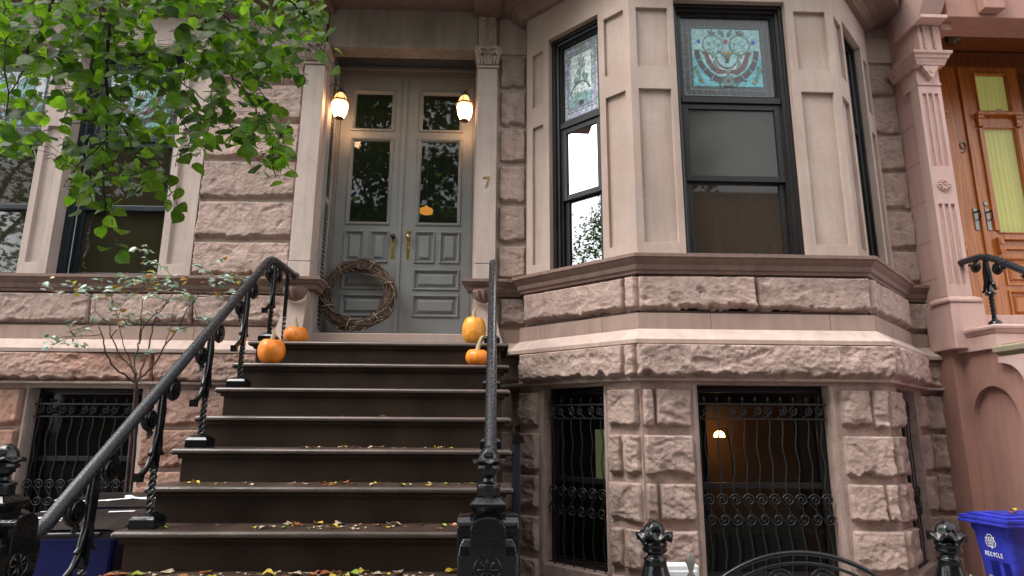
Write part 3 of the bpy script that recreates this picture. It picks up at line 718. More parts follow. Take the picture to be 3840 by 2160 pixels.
M['lint'] = stone('weathered_lintel_stone', (.3, .245, .205), .2, 2.0, .85, .25, 220, .2)
b = MB(); b.wbox(-1.631, -.17, 5.50, 5.67, 5.165, 5.54); b.wbox(-1.631, -.17, 5.49, 5.672, 5.107, 5.162); b.build('door_lintel', M['lint'], H7, bevel=.005)
b = MB()
b.wbox(-1.72, -1.634, 5.701, 5.96, 2.1, 5.54); b.wbox(-.167, -.07, 5.701, 5.96, 2.1, 5.54); b.wbox(-1.63, -.17, 5.675, 5.99, 5.3, 5.5)
b.build('entrance_reveal', M['doortrim'], H7)
b = MB(); b.wbox(-1.631, -.17, 5.62, 6.02, 2.05, 2.342); b.build('threshold', M['bay'], H7, bevel=.008)
b = MB()
b.wbox(-1.632, -1.57, 5.925, 6.0, 2.343, 5.16); b.wbox(-.232, -.17, 5.925, 6.0, 2.343, 5.16)
b.wbox(-1.5695, -.2325, 5.93, 6.0, 5.045, 5.12); b.wbox(-1.631, -.171, 5.91, 6.0, 5.121, 5.16); b.wbox(-1.631, -.171, 5.94, 6.0, 5.161, 5.299)
for x in (-1.6, -.202): b.wbox(x-.008, x+.008, 5.915, 5.9245, 2.343, 5.12)
b.build('door_frame', M['doortrim'], H7, bevel=.004)
def shutter(x, s):
    f = Fr((x, 5.69), (0, 1)); f.n = (s, 0)
    b = MB()
    b.box(f, 0, .035, 0, .028, 2.35, 5.05); b.box(f, .185, .22, 0, .028, 2.35, 5.05)
    for z in (2.35, 3.62, 5.0): b.box(f, .0355, .1845, 0, .027, z, z+.05)
    z = 2.41
    while z < 4.99:
        if not 3.6 < z < 3.67:
            P = [f.p(.036, .004, z+.03), f.p(.184, .004, z+.03), f.p(.184, .026, z), f.p(.036, .026, z)]; P2 = [(p[0], p[1], p[2]+.007) for p in P]
            b.mesh(P+P2, [(0, 1, 2, 3), (7, 6, 5, 4), (0, 4, 5, 1), (1, 5, 6, 2), (2, 6, 7, 3), (3, 7, 4, 0)])
        z += .041
    b.build('shutter', M['shutter'], H7)
shutter(-1.633, 1); shutter(-.168, -1)
YD = 5.95; DF = Fr((0, YD))
def door_leaf(u0, u1, pu, g1, g2, sp, side):
    b = MB(); a, c = pu
    hl = [(a, c, 4.459, 4.902, .03), (a, c, 3.466, 4.377, .03), (*sp[0], 3.082, 3.394, .02), (*sp[1], 3.082, 3.394, .02), (a, c, 2.815, 3.01, .02), (a, c, 2.553, 2.757, .02)]
    b.holes(DF, u0, u1, 2.36, 5.043, 0, hl)
    for h in hl[:2]: b.rings(DF, h[:4], [(-.006, .001), (-.003, .012), (.006, .014), (.012, .008), (.016, .009), (.026, -.004), (.032, -.022)], 0, False)
    for h in hl[2:]: b.rings(DF, h[:4], [(-.006, .001), (-.003, .013), (.004, .015), (.012, .006), (.018, -.014), (.034, -.014), (.055, .004), (.058, .005)], 0, True)
    b.box(DF, u0, u1, -.045, -.042, 2.36, 2.8)
    o = b.build('door', M['door'], H7)
    for h in hl[:2]:
        p = MB(); p.face([DF.p(u, -.018, z) for u, z in ((h[0]+.027, h[2]+.027), (h[1]-.027, h[2]+.027), (h[1]-.027, h[3]-.027), (h[0]+.027, h[3]-.027))]); p.build('pane', M['glassdoor'], o)
    return o
dL = door_leaf(-1.568, -.922, (-1.455, -1.031), 0, 0, ((-1.457, -1.272), (-1.21, -1.032)), -1)
dR = door_leaf(-.914, -.233, (-.77, -.336), 0, 0, ((-.772, -.582), (-.523, -.337)), 1)
b = MB(); b.box(DF, -.946, -.906, .001, .016, 2.36, 5.043); b.build('astragal', M['door'], dL, bevel=.004)
for d, u, mk, zt in ((dL, -.982, M['darkcap'], 0), (dR, -.833, M['brassbright'], 1)):
    p = MB(); p.box(DF, u-.018, u+.018, .001, .005, 3.117, 3.345); p.tube([DF.p(u, .006, 3.2), DF.p(u, .006, 3.24)], .006, 6); p.build('lock_plate', M['brass'], d, bevel=.002)
    k = MB(); k.tube([DF.p(u, .004, 3.335), DF.p(u, .02, 3.335), DF.p(u, .028, 3.335), DF.p(u, .045, 3.335), DF.p(u, .06, 3.335), DF.p(u, .066, 3.335)], [.02, .009, .012, .025, .02, .004], 14); k.build('knob', mk, d)
k = MB(); k.tube([DF.p(-.829, .001, 3.397), DF.p(-.829, .012, 3.397), DF.p(-.829, .016, 3.397)], [.019, .017, .008], 14); k.build('lock_cylinder', M['brass'], dR)
# lamp in the hall and lamps, bottles in the rooms
hl = thing('hall_lamp', 'glowing amber glass lamp hanging inside behind the right door pane', 'lamp', (-.79, 7.0, 4.05))
b = MB(); b.lathe((-.79, 7.0, 3.94), [(.05, 0), (.075, .012), (.08, .05), (.07, .062), (.03, .075), (.012, .1)], 14); b.build('lamp_shade', M['hall'], hl)
b = MB(); b.tube([(-.79, 7.0, 4.06), (-.79, 7.0, 5.3)], .006, 6); b.build('stem', M['brass'], hl)
tb = thing('table_lamp', 'lit table lamp with small domed shade behind the bay basement window', 'lamp', (2.03, 5.66, .7))
b = MB(); b.lathe((2.02, 5.66, 1.452), [(.048, 0), (.048, .01), (.042, .032), (.026, .05), (.004, .057)], 16); b.build('lamp_shade', M['lampin'], tb)
b = MB(); b.tube([(2.14, 5.68, .72), (2.13, 5.69, 1.3), (2.1, 5.69, 1.53), (2.02, 5.67, 1.515)], .005, 6); b.lathe((2.14, 5.68, .70), [(.06, 0), (.06, .02), (.01, .03)], 12); b.build('lamp_stem', M['iron'], tb)
b = MB(); b.wbox(1.4, 3.1, 5.35, 5.84, .66, .7); o = b.build('side_table', M['roomdark']); tag(o, 'dark table under the lit lamp inside the bay basement window', 'table')
for x, y, h, lab in ((1.8, 4.82, .34, 'slim orange glass bottle standing inside the front bay window'), (2.27, 4.84, .16, 'short orange glass jar at the right inside the front bay window')):
    b = MB(); r = .035 if h > .2 else .04
    b.lathe((x, y, 2.86), [(r*.8, 0), (r, .02), (r, h*.45), (r*.35, h*.62), (r*.3, h*.95), (r*.4, h)], 12); tag(b.build('glass_bottle' if h > .2 else 'glass_jar', M['orange']), lab, 'bottle')
# ================================================================== the neighbouring house, number 9
H9 = thing('neighbouring_house', 'pink painted stone house at the right edge with carved fluted pilaster and oak doors', 'house', (5, 5.6, 0))
b = MB()
b.wbox(3.965, 4.17, 5.30, 6.1, -.1, 2.2); b.holes(Fr((0, 5.58)), 6.2, 9, -.1, 6, 0); b.wbox(4.17, 4.3, 5.6, 6.1, -.1, 5.7)
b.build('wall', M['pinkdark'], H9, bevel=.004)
b = MB(); b.wbox(3.96, 4.17, 5.295, 6.1, 2.202, 5.7)
for z in (2.85, 3.2, 3.58, 3.96, 4.34, 4.72, 5.1): b.wbox(3.9592, 3.97, 5.31, 5.57, z-.002, z+.002, 1)
b.build('pier', [M['pink'], M['joint']], H9)
b = MB(); b.wbox(3.97, 9, 5.4, 5.6, 5.76, 9.5); b.build('upper_wall', M['pink'], H9)
NF = Fr((0, 5.2)); p9 = MB()
A, B_ = 3.928, 4.146; fl = [(A+.035+.056*i, A+.071+.056*i) for i in range(3)]
hs = [(a, c, 2.76, 3.50, .022, True) for a, c in fl]+[(a, c, 3.86, 4.58, .022, True) for a, c in fl]
p9.holes(NF, A, B_, 2.66, 4.665, 0, hs)
for x in (A, B_): p9.face([(x, 5.2, 2.66), (x, 5.2, 4.665), (x, 5.31, 4.665), (x, 5.31, 2.66)])
pil9 = p9.build('pilaster', M['pink'], H9, bevel=.004)
r = MB(); cx, cz = 4.035, 3.678
r.tube([NF.p(cx, 0, cz), NF.p(cx, .012, cz)], [.066, .062], 24)
r2 = MB()
for k in range(12):
    a = k*PI/6; r2.tube([NF.p(cx+.014*math.cos(a), .014, cz+.014*math.sin(a)), NF.p(cx+.035*math.cos(a), .02, cz+.035*math.sin(a)), NF.p(cx+.052*math.cos(a), .012, cz+.056*math.sin(a))], [.003, .011, .008], 6)
r2.tube([NF.p(cx, .01, cz), NF.p(cx, .03, cz)], [.014, .006], 10)
ro = r.build('rosette', M['pink'], pil9)
r2.build('rosette_petals', M['pink'], pil9)
c = MB()
c.wbox(A-.012, 4.215, 5.17, 5.5, 2.2, 2.60); c.build('pedestal', M['pink'], H9, bevel=.008)
c = MB(); c.sweep([(A, 5.4), (A, 5.19), (4.17, 5.19), (4.17, 5.5)], [(-.02, 2.601), (.03, 2.602), (.034, 2.62), (.02, 2.645), (-.02, 2.662)]); c.build('pedestal_moulding', M['pink'], H9, bevel=.003)
# capital: dropped tongue, stepped mouldings, neck with bead strips and console
c = MB(); c.wbox(A, B_, 5.2, 5.4, 4.666, 4.84)
CF = Fr((0, 5.19))
c.prism(CF, [(A+.03, 4.835), (A+.05, 4.79), (A+.075, 4.765), (A+.09, 4.725), (A+.11, 4.708), (A+.13, 4.725), (A+.145, 4.765), (A+.165, 4.79), (A+.19, 4.835)], -.02, .045)
c.tube([CF.p(A+.11, .044, 4.78), CF.p(A+.11, .052, 4.78)], [.02, .018], 14)
c.wbox(A-.002, B_+.002, 5.188, 5.4, 4.66, 4.685)
c.build('capital', M['pink'], pil9, bevel=.003)
c = MB(); c.sweep([(A+.005, 5.5), (A+.005, 5.17), (B_-.005, 5.17), (B_-.005, 5.5)], [(-.05, 4.836), (.03, 4.838), (.035, 4.855), (.045, 4.875), (.045, 4.885), (.06, 4.9), (.065, 4.925), (.08, 4.935), (.085, 4.96), (-.05, 4.97)])
c.build('capital_moulding', M['pink'], pil9, bevel=.002)
c = MB(); c.wbox(A+.01, B_, 5.11, 5.4, 4.965, 5.225)
XF = Fr((0, 5.11))
for a in (A+.04, A+.13):
    for i in range(6): c.tube([XF.p(a+.03, 0, 4.985+.04*i), XF.p(a+.004, .012, 4.985+.04*i+.004), XF.p(a, .012, 4.985+.04*i+.018), XF.p(a+.03, .004, 4.985+.04*i+.03)], .0095, 6)
c.build('carved_neck', M['pink'], pil9, bevel=.003)
c = MB(); rows = []
for t in range(15):
    s = t/14; y = 5.10-.17*math.sin(s*PI*.55)-.03*s; z = 5.228+.36*s
    rows.append([(A-.01, 5.4, z), (A-.01, y, z), (B_-.02, y, z), (B_-.02, 5.4, z)])
c.grid(rows, 0, False); c.wbox(A-.03, B_, 4.99, 5.4, 5.228, 5.262); c.build('console', M['pink'], pil9, bevel=.004)
b = MB(); b.wbox(4.17, 7, 5.02, 5.32, 5.262, 5.75); b.wbox(4.46, 4.66, 4.93, 5.018, 5.3, 5.6); b.wbox(4.148, 4.26, 5.1, 5.3, 5.18, 5.259)
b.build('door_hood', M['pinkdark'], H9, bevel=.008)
b = MB(); b.wbox(4.17, 7, 5.325, 6.3, 5.52, 5.6); b.build('entrance_ceiling', M['oakdark'], H9)
# oak doors
OF = Fr((0, 5.95)); b = MB()
b.wbox(4.2, 7, 6.04, 6.09, 2.4, 5.55); b.wbox(4.2, 7, 5.92, 6.03, 5.33, 5.5); b.build('door_frame', M['oakdark'], H9)
def oak_leaf(u0, u1, flip):
    b = MB(); ga, gb = (u0+.12, u1-.285) if flip else (u0+.155, u1-.13)
    hl = [(ga, gb, 4.83, 5.25, .03), (ga, gb, 3.49, 4.63, .03), (ga, gb, 2.95, 3.2, .025), (ga, gb, 2.62, 2.86, .025)]
    b.holes(OF, u0, u1, 2.58, 5.33, 0, hl)
    for h in hl[:2]: b.rings(OF, h[:4], [(-.02, .001), (-.016, .014), (-.004, .012), (.004, -.02)], 0, False)
    for h in hl[2:]: b.rings(OF, h[:4], [(-.02, .001), (-.016, .016), (-.004, .014), (.01, -.016), (.03, -.016), (.05, .004)], 0, True)
    o = b.build('door', M['oak'], H9)
    for h in hl[:2]:
        p = MB(); p.face([OF.p(u, -.016, z) for u, z in ((h[0], h[2]), (h[1], h[2]), (h[1], h[3]), (h[0], h[3]))]); p.build('pane', M['oakglass'], o)
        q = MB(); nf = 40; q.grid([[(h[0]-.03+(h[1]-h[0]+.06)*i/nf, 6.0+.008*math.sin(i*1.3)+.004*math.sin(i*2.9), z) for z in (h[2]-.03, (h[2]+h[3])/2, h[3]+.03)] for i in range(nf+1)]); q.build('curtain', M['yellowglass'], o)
    d = MB()
    for x in (ga-.035, gb+.035):
        d.box(OF, x-.022, x+.022, .002, .022, 3.5, 4.62); d.box(OF, x-.03, x+.03, .002, .04, 4.64, 4.665); d.box(OF, x-.025, x+.025, .002, .035, 4.67, 4.72); d.box(OF, x-.032, x+.032, .002, .045, 4.725, 4.76)
        d.box(OF, x-.03, x+.03, .002, .045, 3.26, 3.42); d.tube([OF.p(x, .045, 3.36), OF.p(x, .056, 3.36)], [.022, .012], 12)
        for k in range(3): d.box(OF, x-.024+.018*k, x-.012+.018*k, .046, .052, 3.2, 3.29)
    d.box(OF, ga-.075, gb+.075, .003, .06, 4.762, 4.79); d.prism(OF, [(((ga+gb)/2)+.05*math.cos(t*PI/8), 4.791+.04*math.sin(t*PI/8)) for t in range(9)], .01, .045)
    d.box(OF, ga+.005, gb-.005, .003, .04, 3.4, 3.425); d.box(OF, ga+.005, gb-.005, .003, .03, 3.3, 3.33)
    d.build('carved_trim', M['oakdark'] if False else M['oak'], o, bevel=.002)
    return o
o1 = oak_leaf(4.2, 4.955, True); o2 = oak_leaf(4.975, 5.6, False)
b = MB(); b.box(OF, 4.94, 4.985, .003, .022, 2.58, 5.33); b.build('astragal', M['oak'], o2, bevel=.003)
for o, u in ((o1, 4.9), (o2, 5.025)):
    p = MB(); p.box(OF, u-.022, u+.022, .003, .01, 3.5, 3.735); p.build('lock_plate', M['steelplate'], o, bevel=.003)
    p = MB(); p.tube([OF.p(u+.012, .012, 3.7), OF.p(u+.012, .05, 3.7), OF.p(u+.012, .055, 3.66), OF.p(u+.012, .05, 3.615), OF.p(u+.012, .012, 3.61)], .007, 6); p.tube([OF.p(u-.018, .014, 3.69), OF.p(u+.02, .02, 3.695)], .008, 6); p.build('pull_handle', M['iron'], o)
p = MB(); p.tube([OF.p(5.02, .003, 3.785), OF.p(5.02, .014, 3.785)], [.024, .02], 14); p.build('lock_cylinder', M['steelplate'], o2)
b = MB(); cu, cz = 4.882, 4.425
pts = [(cu+.027*math.cos(a), .006, cz+.036*math.sin(a)) for a in [2*PI*i/16+.3 for i in range(17)]]+[(cu+.026, .006, cz-.03), (cu+.018, .006, cz-.06), (cu-.004, .006, cz-.082), (cu-.022, .006, cz-.075)]
b.tube([OF.p(*p) for p in pts], .0055, 6); b.build('house_number', M['greymetal'], o1)
b = MB(); b.lathe((4.63, 5.55, 5.36), [(.02, .14), (.05, .12), (.075, .05), (.06, 0), (.01, -.02)][::-1], 14); gl_ = b.build('porch_lamp', M['glass']); tag(gl_, 'unlit clear glass globe lamp under the hood over the oak doors', 'lamp')
# stoop of number 9
S9 = thing('neighbour_stoop', 'rust pink stone stoop with arched side panel beside the blue bin', 'stoop', (4.6, 5, 0))
sw = Fr((4.055, 0), (0, 1)); sw.n = (-1, 0)
b = MB(); ar = []; cy, rz, ry = 5.035, .27, .235
n = 20
arch = [(cy-ry, .0)]+[(cy-ry*math.cos(PI*i/n), 1.61+rz*math.sin(PI*i/n)) for i in range(n+1)]+[(cy+ry, .0)]
# side wall sheet with a recessed arched panel
for (y0, y1) in ((1.0, cy-ry), (cy+ry, 5.6)): b.face([sw.p(y0, 0, -.05), sw.p(y1, 0, -.05), sw.p(y1, 0, 2.2), sw.p(y0, 0, 2.2)])
for i in range(1, n+1):
    (ya, za), (yb, zb) = arch[i], arch[i+1]
    b.face([sw.p(ya, 0, za), sw.p(yb, 0, zb), sw.p(yb, 0, 2.2), sw.p(ya, 0, 2.2)])
for i in range(len(arch)-1):
    (ya, za), (yb, zb) = arch[i], arch[i+1]; b.face([sw.p(ya, 0, za), sw.p(ya, -.05, za), sw.p(yb, -.05, zb), sw.p(yb, 0, zb)])
b.face([sw.p(y, -.05, z) for y, z in arch])
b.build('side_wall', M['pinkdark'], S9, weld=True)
b = MB(); b.wbox(4.02, 7, 4.86, 5.6, 2.17, 2.285); b.build('landing_fascia', M['pink'], S9, bevel=.005)
b = MB(); b.sweep([(4.03, 5.62), (4.03, 4.87), (7, 4.87)], [(-.1, 2.287), (.0, 2.288), (.012, 2.3), (.02, 2.318), (.036, 2.326), (.04, 2.345), (.03, 2.36), (-.1, 2.364)]); b.wbox(4.1, 7, 4.92, 6.1, 2.29, 2.362); b.build('landing_cap', M['pink'], S9, bevel=.003)
b = MB(); b.wbox(4.18, 7, 5.62, 6.04, 2.363, 2.575); b.build('threshold', M['pink'], S9, bevel=.005)
M['moss'] = stone('mossy_cap_stone', (.38, .27, .22), .2, 5, .9, .3, 150, .1, warm=(.31, .29, .19))
b = MB(); b.sweep([(4.05, 4.87), (4.05, 2.9)], [(-.3, 2.10), (.02, 2.10), (.05, 2.125), (.075, 2.13), (.08, 2.17), (.06, 2.182), (-.3, 2.19)]); b.build('wing_cap', M['moss'], S9, bevel=.004)
b = MB(); rows = [[sw.p(4.84-.0-.26*t, .0, 2.098-.0), sw.p(4.84-.26*t, .07*(1-t)**.5, 2.098-.02)] for t in (0, 1)]
pr = [(4.86, 2.098), (4.86, 2.05), (4.8, 2.04), (4.74, 2.02), (4.69, 1.98), (4.655, 1.93), (4.64, 1.87), (4.3, 1.8), (4.3, 2.098)]
b.prism(sw, pr, .001, .055); b.build('scroll_bracket', M['pink'], S9, bevel=.004)
for i in range(9):
    pass
b = MB()
for i in range(11): b.wbox(4.35, 6, 4.83-.25*(i+1), 4.83-.25*i-.002, -.1, 2.16-.19*i)
b.build('steps', M['pink'], S9)
# ================================================================== stoop of number 7
Y1, Z1, TT, RR_ = 4.828, 2.164, .2497, .19
X0S, X1S = -1.85, .113
def stepYZ(k): return Y1-(k-1)*TT, Z1-(k-1)*RR_
ST = thing('stoop', 'dark brown painted stone stoop climbing to the grey double door', 'stoop', (-.87, 3.6, 0))
NST = 12
for k in range(1, NST):
    Yk, Zk = stepYZ(k); b = MB(); yb = (5.62 if k == 1 else stepYZ(k-1)[0]+.06)
    r = .019; prof = []
    for i in range(9): a = PI/2+PI*i/8; prof.append((r*math.cos(a)+Yk+r, Zk-r+r*math.sin(a)))
    prof = [(yb, Zk)]+prof+[(Yk+.045, Zk-2*r), (yb, Zk-2*r)]
    a_ = [(X0S, y, z) for y, z in prof]; c_ = [(X1S, y, z) for y, z in prof]; n = len(prof)
    ins = .012
    a2 = [(X0S-.012, Yk+r+(y-Yk-r)*.6 if y < Yk+r else y, Zk-r+(z-Zk+r)*.55) for y, z in prof]; c2 = [(X1S+.012, Yk+r+(y-Yk-r)*.6 if y < Yk+r else y, Zk-r+(z-Zk+r)*.55) for y, z in prof]
    ring = [a2, a_, c_, c2]
    b.face(a2, 0); b.face(c2[::-1], 0)
    for p, q in zip(ring, ring[1:]):
        for i in range(n):
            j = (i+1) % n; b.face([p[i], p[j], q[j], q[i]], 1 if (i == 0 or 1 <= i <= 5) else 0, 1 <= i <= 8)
    zb = Zk-RR_-.012
    for i, (dy, z0, z1) in enumerate(((.03, zb, Zk-.06), (.02, Zk-.06, Zk-.05), (.012, Zk-.05, Zk-2*r-.0005))):
        b.wbox(X0S+.045-(.02 if i else 0), X1S-.045+(.02 if i else 0), Yk+dy+.004, (5.6 if k == 1 else stepYZ(k-1)[0]+.1), z0+(.0006 if i else 0), z1)
    b.build('step', [M['step'], M['steptop']], ST)
b = MB()
prof = [(5.6, -.05)]+[p for k in range(NST-1, 0, -1) for p in ((stepYZ(k)[0]+.06, stepYZ(k)[1]-.24), (stepYZ(k)[0]+.06, stepYZ(k)[1]-.05))]+[(5.6, Z1-.05)]
prof = [(5.6, -.05), (stepYZ(NST-1)[0]+.06, -.05)]+prof[1:]
fr = Fr((0, 0), (0, 1)); fr.n = (1, 0)
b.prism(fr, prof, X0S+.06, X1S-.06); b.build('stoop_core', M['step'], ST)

# ------------------------------------------------------------------ railings
def rail_path():
    P = []
    def g(y): return 1.13+.768*(y-2.64)
    P.append((2.50, 1.075)); P.append((2.58, 1.10)); P.append((2.68, 1.155))
    y = 2.8
    while y < 4.72: P.append((y, g(y)-.004)); y += .16
    P += [(4.73, 2.735), (4.80, 2.782), (4.86, 2.808), (4.93, 2.82), (5.02, 2.823), (5.2, 2.823), (5.47, 2.823)]
    return P
def railz(y):
    P = rail_path()
    for (a, b), (c, d) in zip(P, P[1:]):
        if a <= y <= c: return b+(d-b)*(y-a)/(c-a)
    return P[-1][1]
def spiral_disc(mb, x, y, z, r, d=1, a0=0, th=.016):
    pts = [(x, y+r*(1-.75*t/22)*math.cos(a0+d*t*.5), z+r*(1-.75*t/22)*math.sin(a0+d*t*.5)) for t in range(23)]
    mb.tube(pts, th, 6, flat=1.0); mb.tube([(x-.02, y, z), (x+.02, y, z)], r*.6, 14); mb.tube([(x-.027, y, z), (x+.027, y, z)], r*.26, 10)
def make_railing(name, x, label, group=None, Yl=2.5):
    t = thing(name, label, 'railing', (x, 3.7, 1.0), group)
    b = MB(); pts = [(x, y, z) for y, z in rail_path()]
    b.tube(pts, [.03]*len(pts), 14, flat=1.0); b.tube([pts[-1], (x, 5.485, 2.823), (x, 5.5, 2.823)], [.034, .04, .03], 12); b.tube([(x, p[1], p[2]-.03) for p in pts], .011, 6)
    b.build('handrail', M['rail'], t)
    for k, full in ((1, 1), (3, 1), (5, 1), (7, 1), (9, 1)):
        Yk, Zk = stepYZ(k); y = Yk+.125; top = railz(y)-.02; h = top-Zk
        s = MB()
        s.wbox(x-.062, x+.062, y-.062, y+.062, Zk+.001, Zk+.045)
        rows = [[(x-a, y-a, z), (x+a, y-a, z), (x+a, y+a, z), (x-a, y+a, z)] for a, z in ((.062, Zk+.0455), (.052, Zk+.06), (.026, Zk+.075))]
        s.grid(rows, 0, False, closev=True); s.face(rows[-1])
        tw0, tw1 = Zk+.07, Zk+.30
        s.tube([(x, y, tw0+(tw1-tw0)*i/40) for i in range(41)], [.019]*41, 4, sm=False, twist=.27)
        s.wbox(x-.015, x+.015, y-.015, y+.015, tw1-.005, top)
        bo = s.build('baluster', M['iron'], t)
        l = MB()
        for sg in (-1, 1):                                                  # leaf sheath round the bar, straps and scrolls
            l.tube([(x, y+sg*.012, top-.02), (x, y+sg*.02, top-.12), (x, y+sg*.018, top-.24), (x, y+sg*.045, top-.33), (x, y+sg*.06, top-.345)], [.012, .018, .015, .011, .014], 6)
        l.tube([(x, y-.02, Zk+h*.62), (x, y-.035, Zk+h*.5), (x, y-.075, Zk+h*.42), (x, y-.125, Zk+h*.375)], [.011]*4, 6, flat=1.8)
        l.wbox(x-.02, x+.02, y-.155, y-.125, Zk+h*.375-.03, Zk+h*.375+.012)
        spiral_disc(l, x, y-.105, railz(y-.105)-.105, .062, 1, PI*.5); spiral_disc(l, x, y+.10, railz(y+.1)-.105, .058, -1, PI*.5)
        l.tube([(x, y-.105, railz(y-.105)-.15), (x, y-.085, railz(y-.105)-.175), (x, y-.1, railz(y-.105)-.2)], [.012, .016, .008], 6)
        l.build('scroll_leaf', M['iron'], bo)
    s = MB(); y = 5.28
    s.tube([(x, y, Z1+.01+.26*i/40) for i in range(41)], [.016]*41, 4, sm=False, twist=.27); s.wbox(x-.013, x+.013, y-.013, y+.013, Z1+.26, 2.8); s.build('baluster', M['iron'], t)
    return t
railL = make_railing('stair_railing', -1.75, 'wet black iron stair railing on the left side of the stoop with scrolled balusters')
railR = dup(railL, (-.003, 3.7, 1.0), 'black iron stair railing on the right side of the stoop seen end on')

def rail9():
    x = 4.085; t = thing('stoop_railing', 'black iron scrolled railing on the pink stoop in front of the oak doors', 'railing', (x, 4.9, 2.36))
    P = [(5.42, 2.955), (5.3, 2.955), (5.12, 2.955), (4.98, 2.95), (4.9, 2.925), (4.82, 2.885), (4.6, 2.745), (4.2, 2.47), (3.8, 2.2), (3.4, 1.94)]
    b = MB(); pts = [(x, y, z) for y, z in P]; b.tube(pts, .028, 14); b.tube([(x, 5.40, 2.955), (x, 5.425, 2.955), (x, 5.455, 2.955)], [.034, .042, .028], 12); b.build('handrail', M['rail'], t)
    def rz(y):
        for (a, b_), (c, d) in zip(P, P[1:]):
            if c <= y <= a: return b_+(d-b_)*(y-a)/(c-a)
        return P[0][1]
    for y, z0 in ((4.93, 2.364), (4.42, 2.19)):
        top = rz(y)-.02; s = MB()
        s.lathe((x, y, z0), [(.05, 0), (.052, .012), (.04, .03), (.022, .042), (.017, .05)], 14)
        s.tube([(x, y, z0+.04+(.2)*i/36) for i in range(37)], .0185, 4, sm=False, twist=.28)
        s.lathe((x, y, z0+.24), [(.02, 0), (.04, .012), (.042, .022), (.02, .04)], 12); s.wbox(x-.014, x+.014, y-.014, y+.014, z0+.26, top)
        bo = s.build('baluster', M['iron'], t); l = MB()
        for sg in (-1, 1):
            l.tube([(x, y+sg*.014, top-.01), (x, y+sg*.022, top-.1), (x, y+sg*.03, z0+.36), (x, y+sg*.06, z0+.285), (x, y+sg*.075, z0+.29)], [.012, .018, .017, .012, .013], 6)
            spiral_disc(l, x, y+sg*.115, rz(y+sg*.115)-.075, .045, sg, PI*.5)
            l.tube([(x, y+sg*.15, rz(y+sg*.15)-.06), (x, y+sg*.175, rz(y+sg*.17)-.045), (x, y+sg*.195, rz(y+sg*.19)-.05)], [.012, .012, .003], 6)
        l.build('scroll_leaf', M['iron'], bo)
rail9()
# ------------------------------------------------------------------ newel posts
def make_newel(x, y, label):
    t = thing('newel_post', label, 'newel post', (x, y, 0), 'cast iron newel posts at the foot of the stoop')
    b = MB()
    b.lathe((x, y, 0), [(.014, 1.352), (.026, 1.365), (.036, 1.372), (.032, 1.38), (.044, 1.386), (.046, 1.394), (.038, 1.40), (.044, 1.405)], 18)
    rows = []
    for r, z, wv in ((.036, 1.404, 0), (.05, 1.408, .004), (.062, 1.413, .008), (.056, 1.418, .006), (.04, 1.421, .002), (.039, 1.43, 0), (.035, 1.444, 0), (.026, 1.459, 0), (.013, 1.468, 0), (.002, 1.471, 0)):
        rows.append([(x+r*(1+.04*math.cos(6*a))*math.cos(a), y+r*(1+.04*math.cos(6*a))*math.sin(a), z+wv*math.cos(6*a)) for a in [2*PI*i/36 for i in range(36)]])
    b.grid(rows, 0, True, closev=True); b.build('finial', M['iron'], t)
    b = MB()
    b.lathe((x, y, 0), [(.043, 1.285), (.043, 1.322), (.047, 1.326), (.045, 1.334), (.024, 1.342), (.02, 1.356)], 18)
    for (a0, z0, a1, z1) in ((.066, 1.258, .066, 1.268), (.066, 1.268, .042, 1.29), (.05, 1.235, .066, 1.258), (.05, 1.22, .05, 1.235)):
        rows = [[(x-a, y-a, z), (x+a, y-a, z), (x+a, y+a, z), (x-a, y+a, z)] for a, z in ((a0, z0), (a1, z1))]; b.grid(rows, 0, False, closev=True)
    b.build('neck', M['iron'], t, bevel=.003)
    b = MB(); fx = Fr((x, y)); fy = Fr((x, y), (0, 1)); fy.n = (1, 0)
    prof = [(-.064, 1.10), (-.064, 1.185)]+[(-.064*math.cos(PI*i/14), 1.185+.045*math.sin(PI*i/14)) for i in range(1, 14)]+[(.064, 1.185), (.064, 1.10)]
    b.prism(fx, prof, -.112, .112); b.prism(fy, prof, -.1115, .1115)
    rows = [[(x-a, y-a, z), (x+a, y-a, z), (x+a, y+a, z), (x-a, y+a, z)] for a, z in ((.088, 1.155), (.1, 1.13), (.104, 1.10), (.1, 1.02), (.088, .93), (.085, .9), (.092, .88), (.092, .84), (.082, .8), (.082, .2), (.1, .18), (.1, 0))]
    b.grid(rows, 0, False, closev=True); b.face(rows[0]); b.build('pedestal', M['iron'], t, bevel=.005)
    for f, s in ((fx, 1), (fx, -1), (fy, 1), (fy, -1)):
        b = MB()
        for rr, w in ((.046, .113),): b.tube([f.p(rr*math.cos(a), s*(.103), 1.055+rr*math.sin(a)) for a in [2*PI*i/20 for i in range(21)]], .006, 6, caps=False)
        for k in range(8): a = k*PI/4; b.tube([f.p(.01*math.cos(a), s*.104, 1.055+.01*math.sin(a)), f.p(.026*math.cos(a), s*.107, 1.055+.026*math.sin(a)), f.p(.038*math.cos(a), s*.102, 1.055+.038*math.sin(a))], [.003, .008, .004], 5)
        b.build('rosette', M['iron'], t)
    return t
nwR = make_newel(-.007, 2.45, 'black cast iron newel post at the foot of the right railing, bottom centre')
nwL = dup(nwR, (-1.765, 2.43, 0), 'black cast iron newel post at the left edge below the left railing')

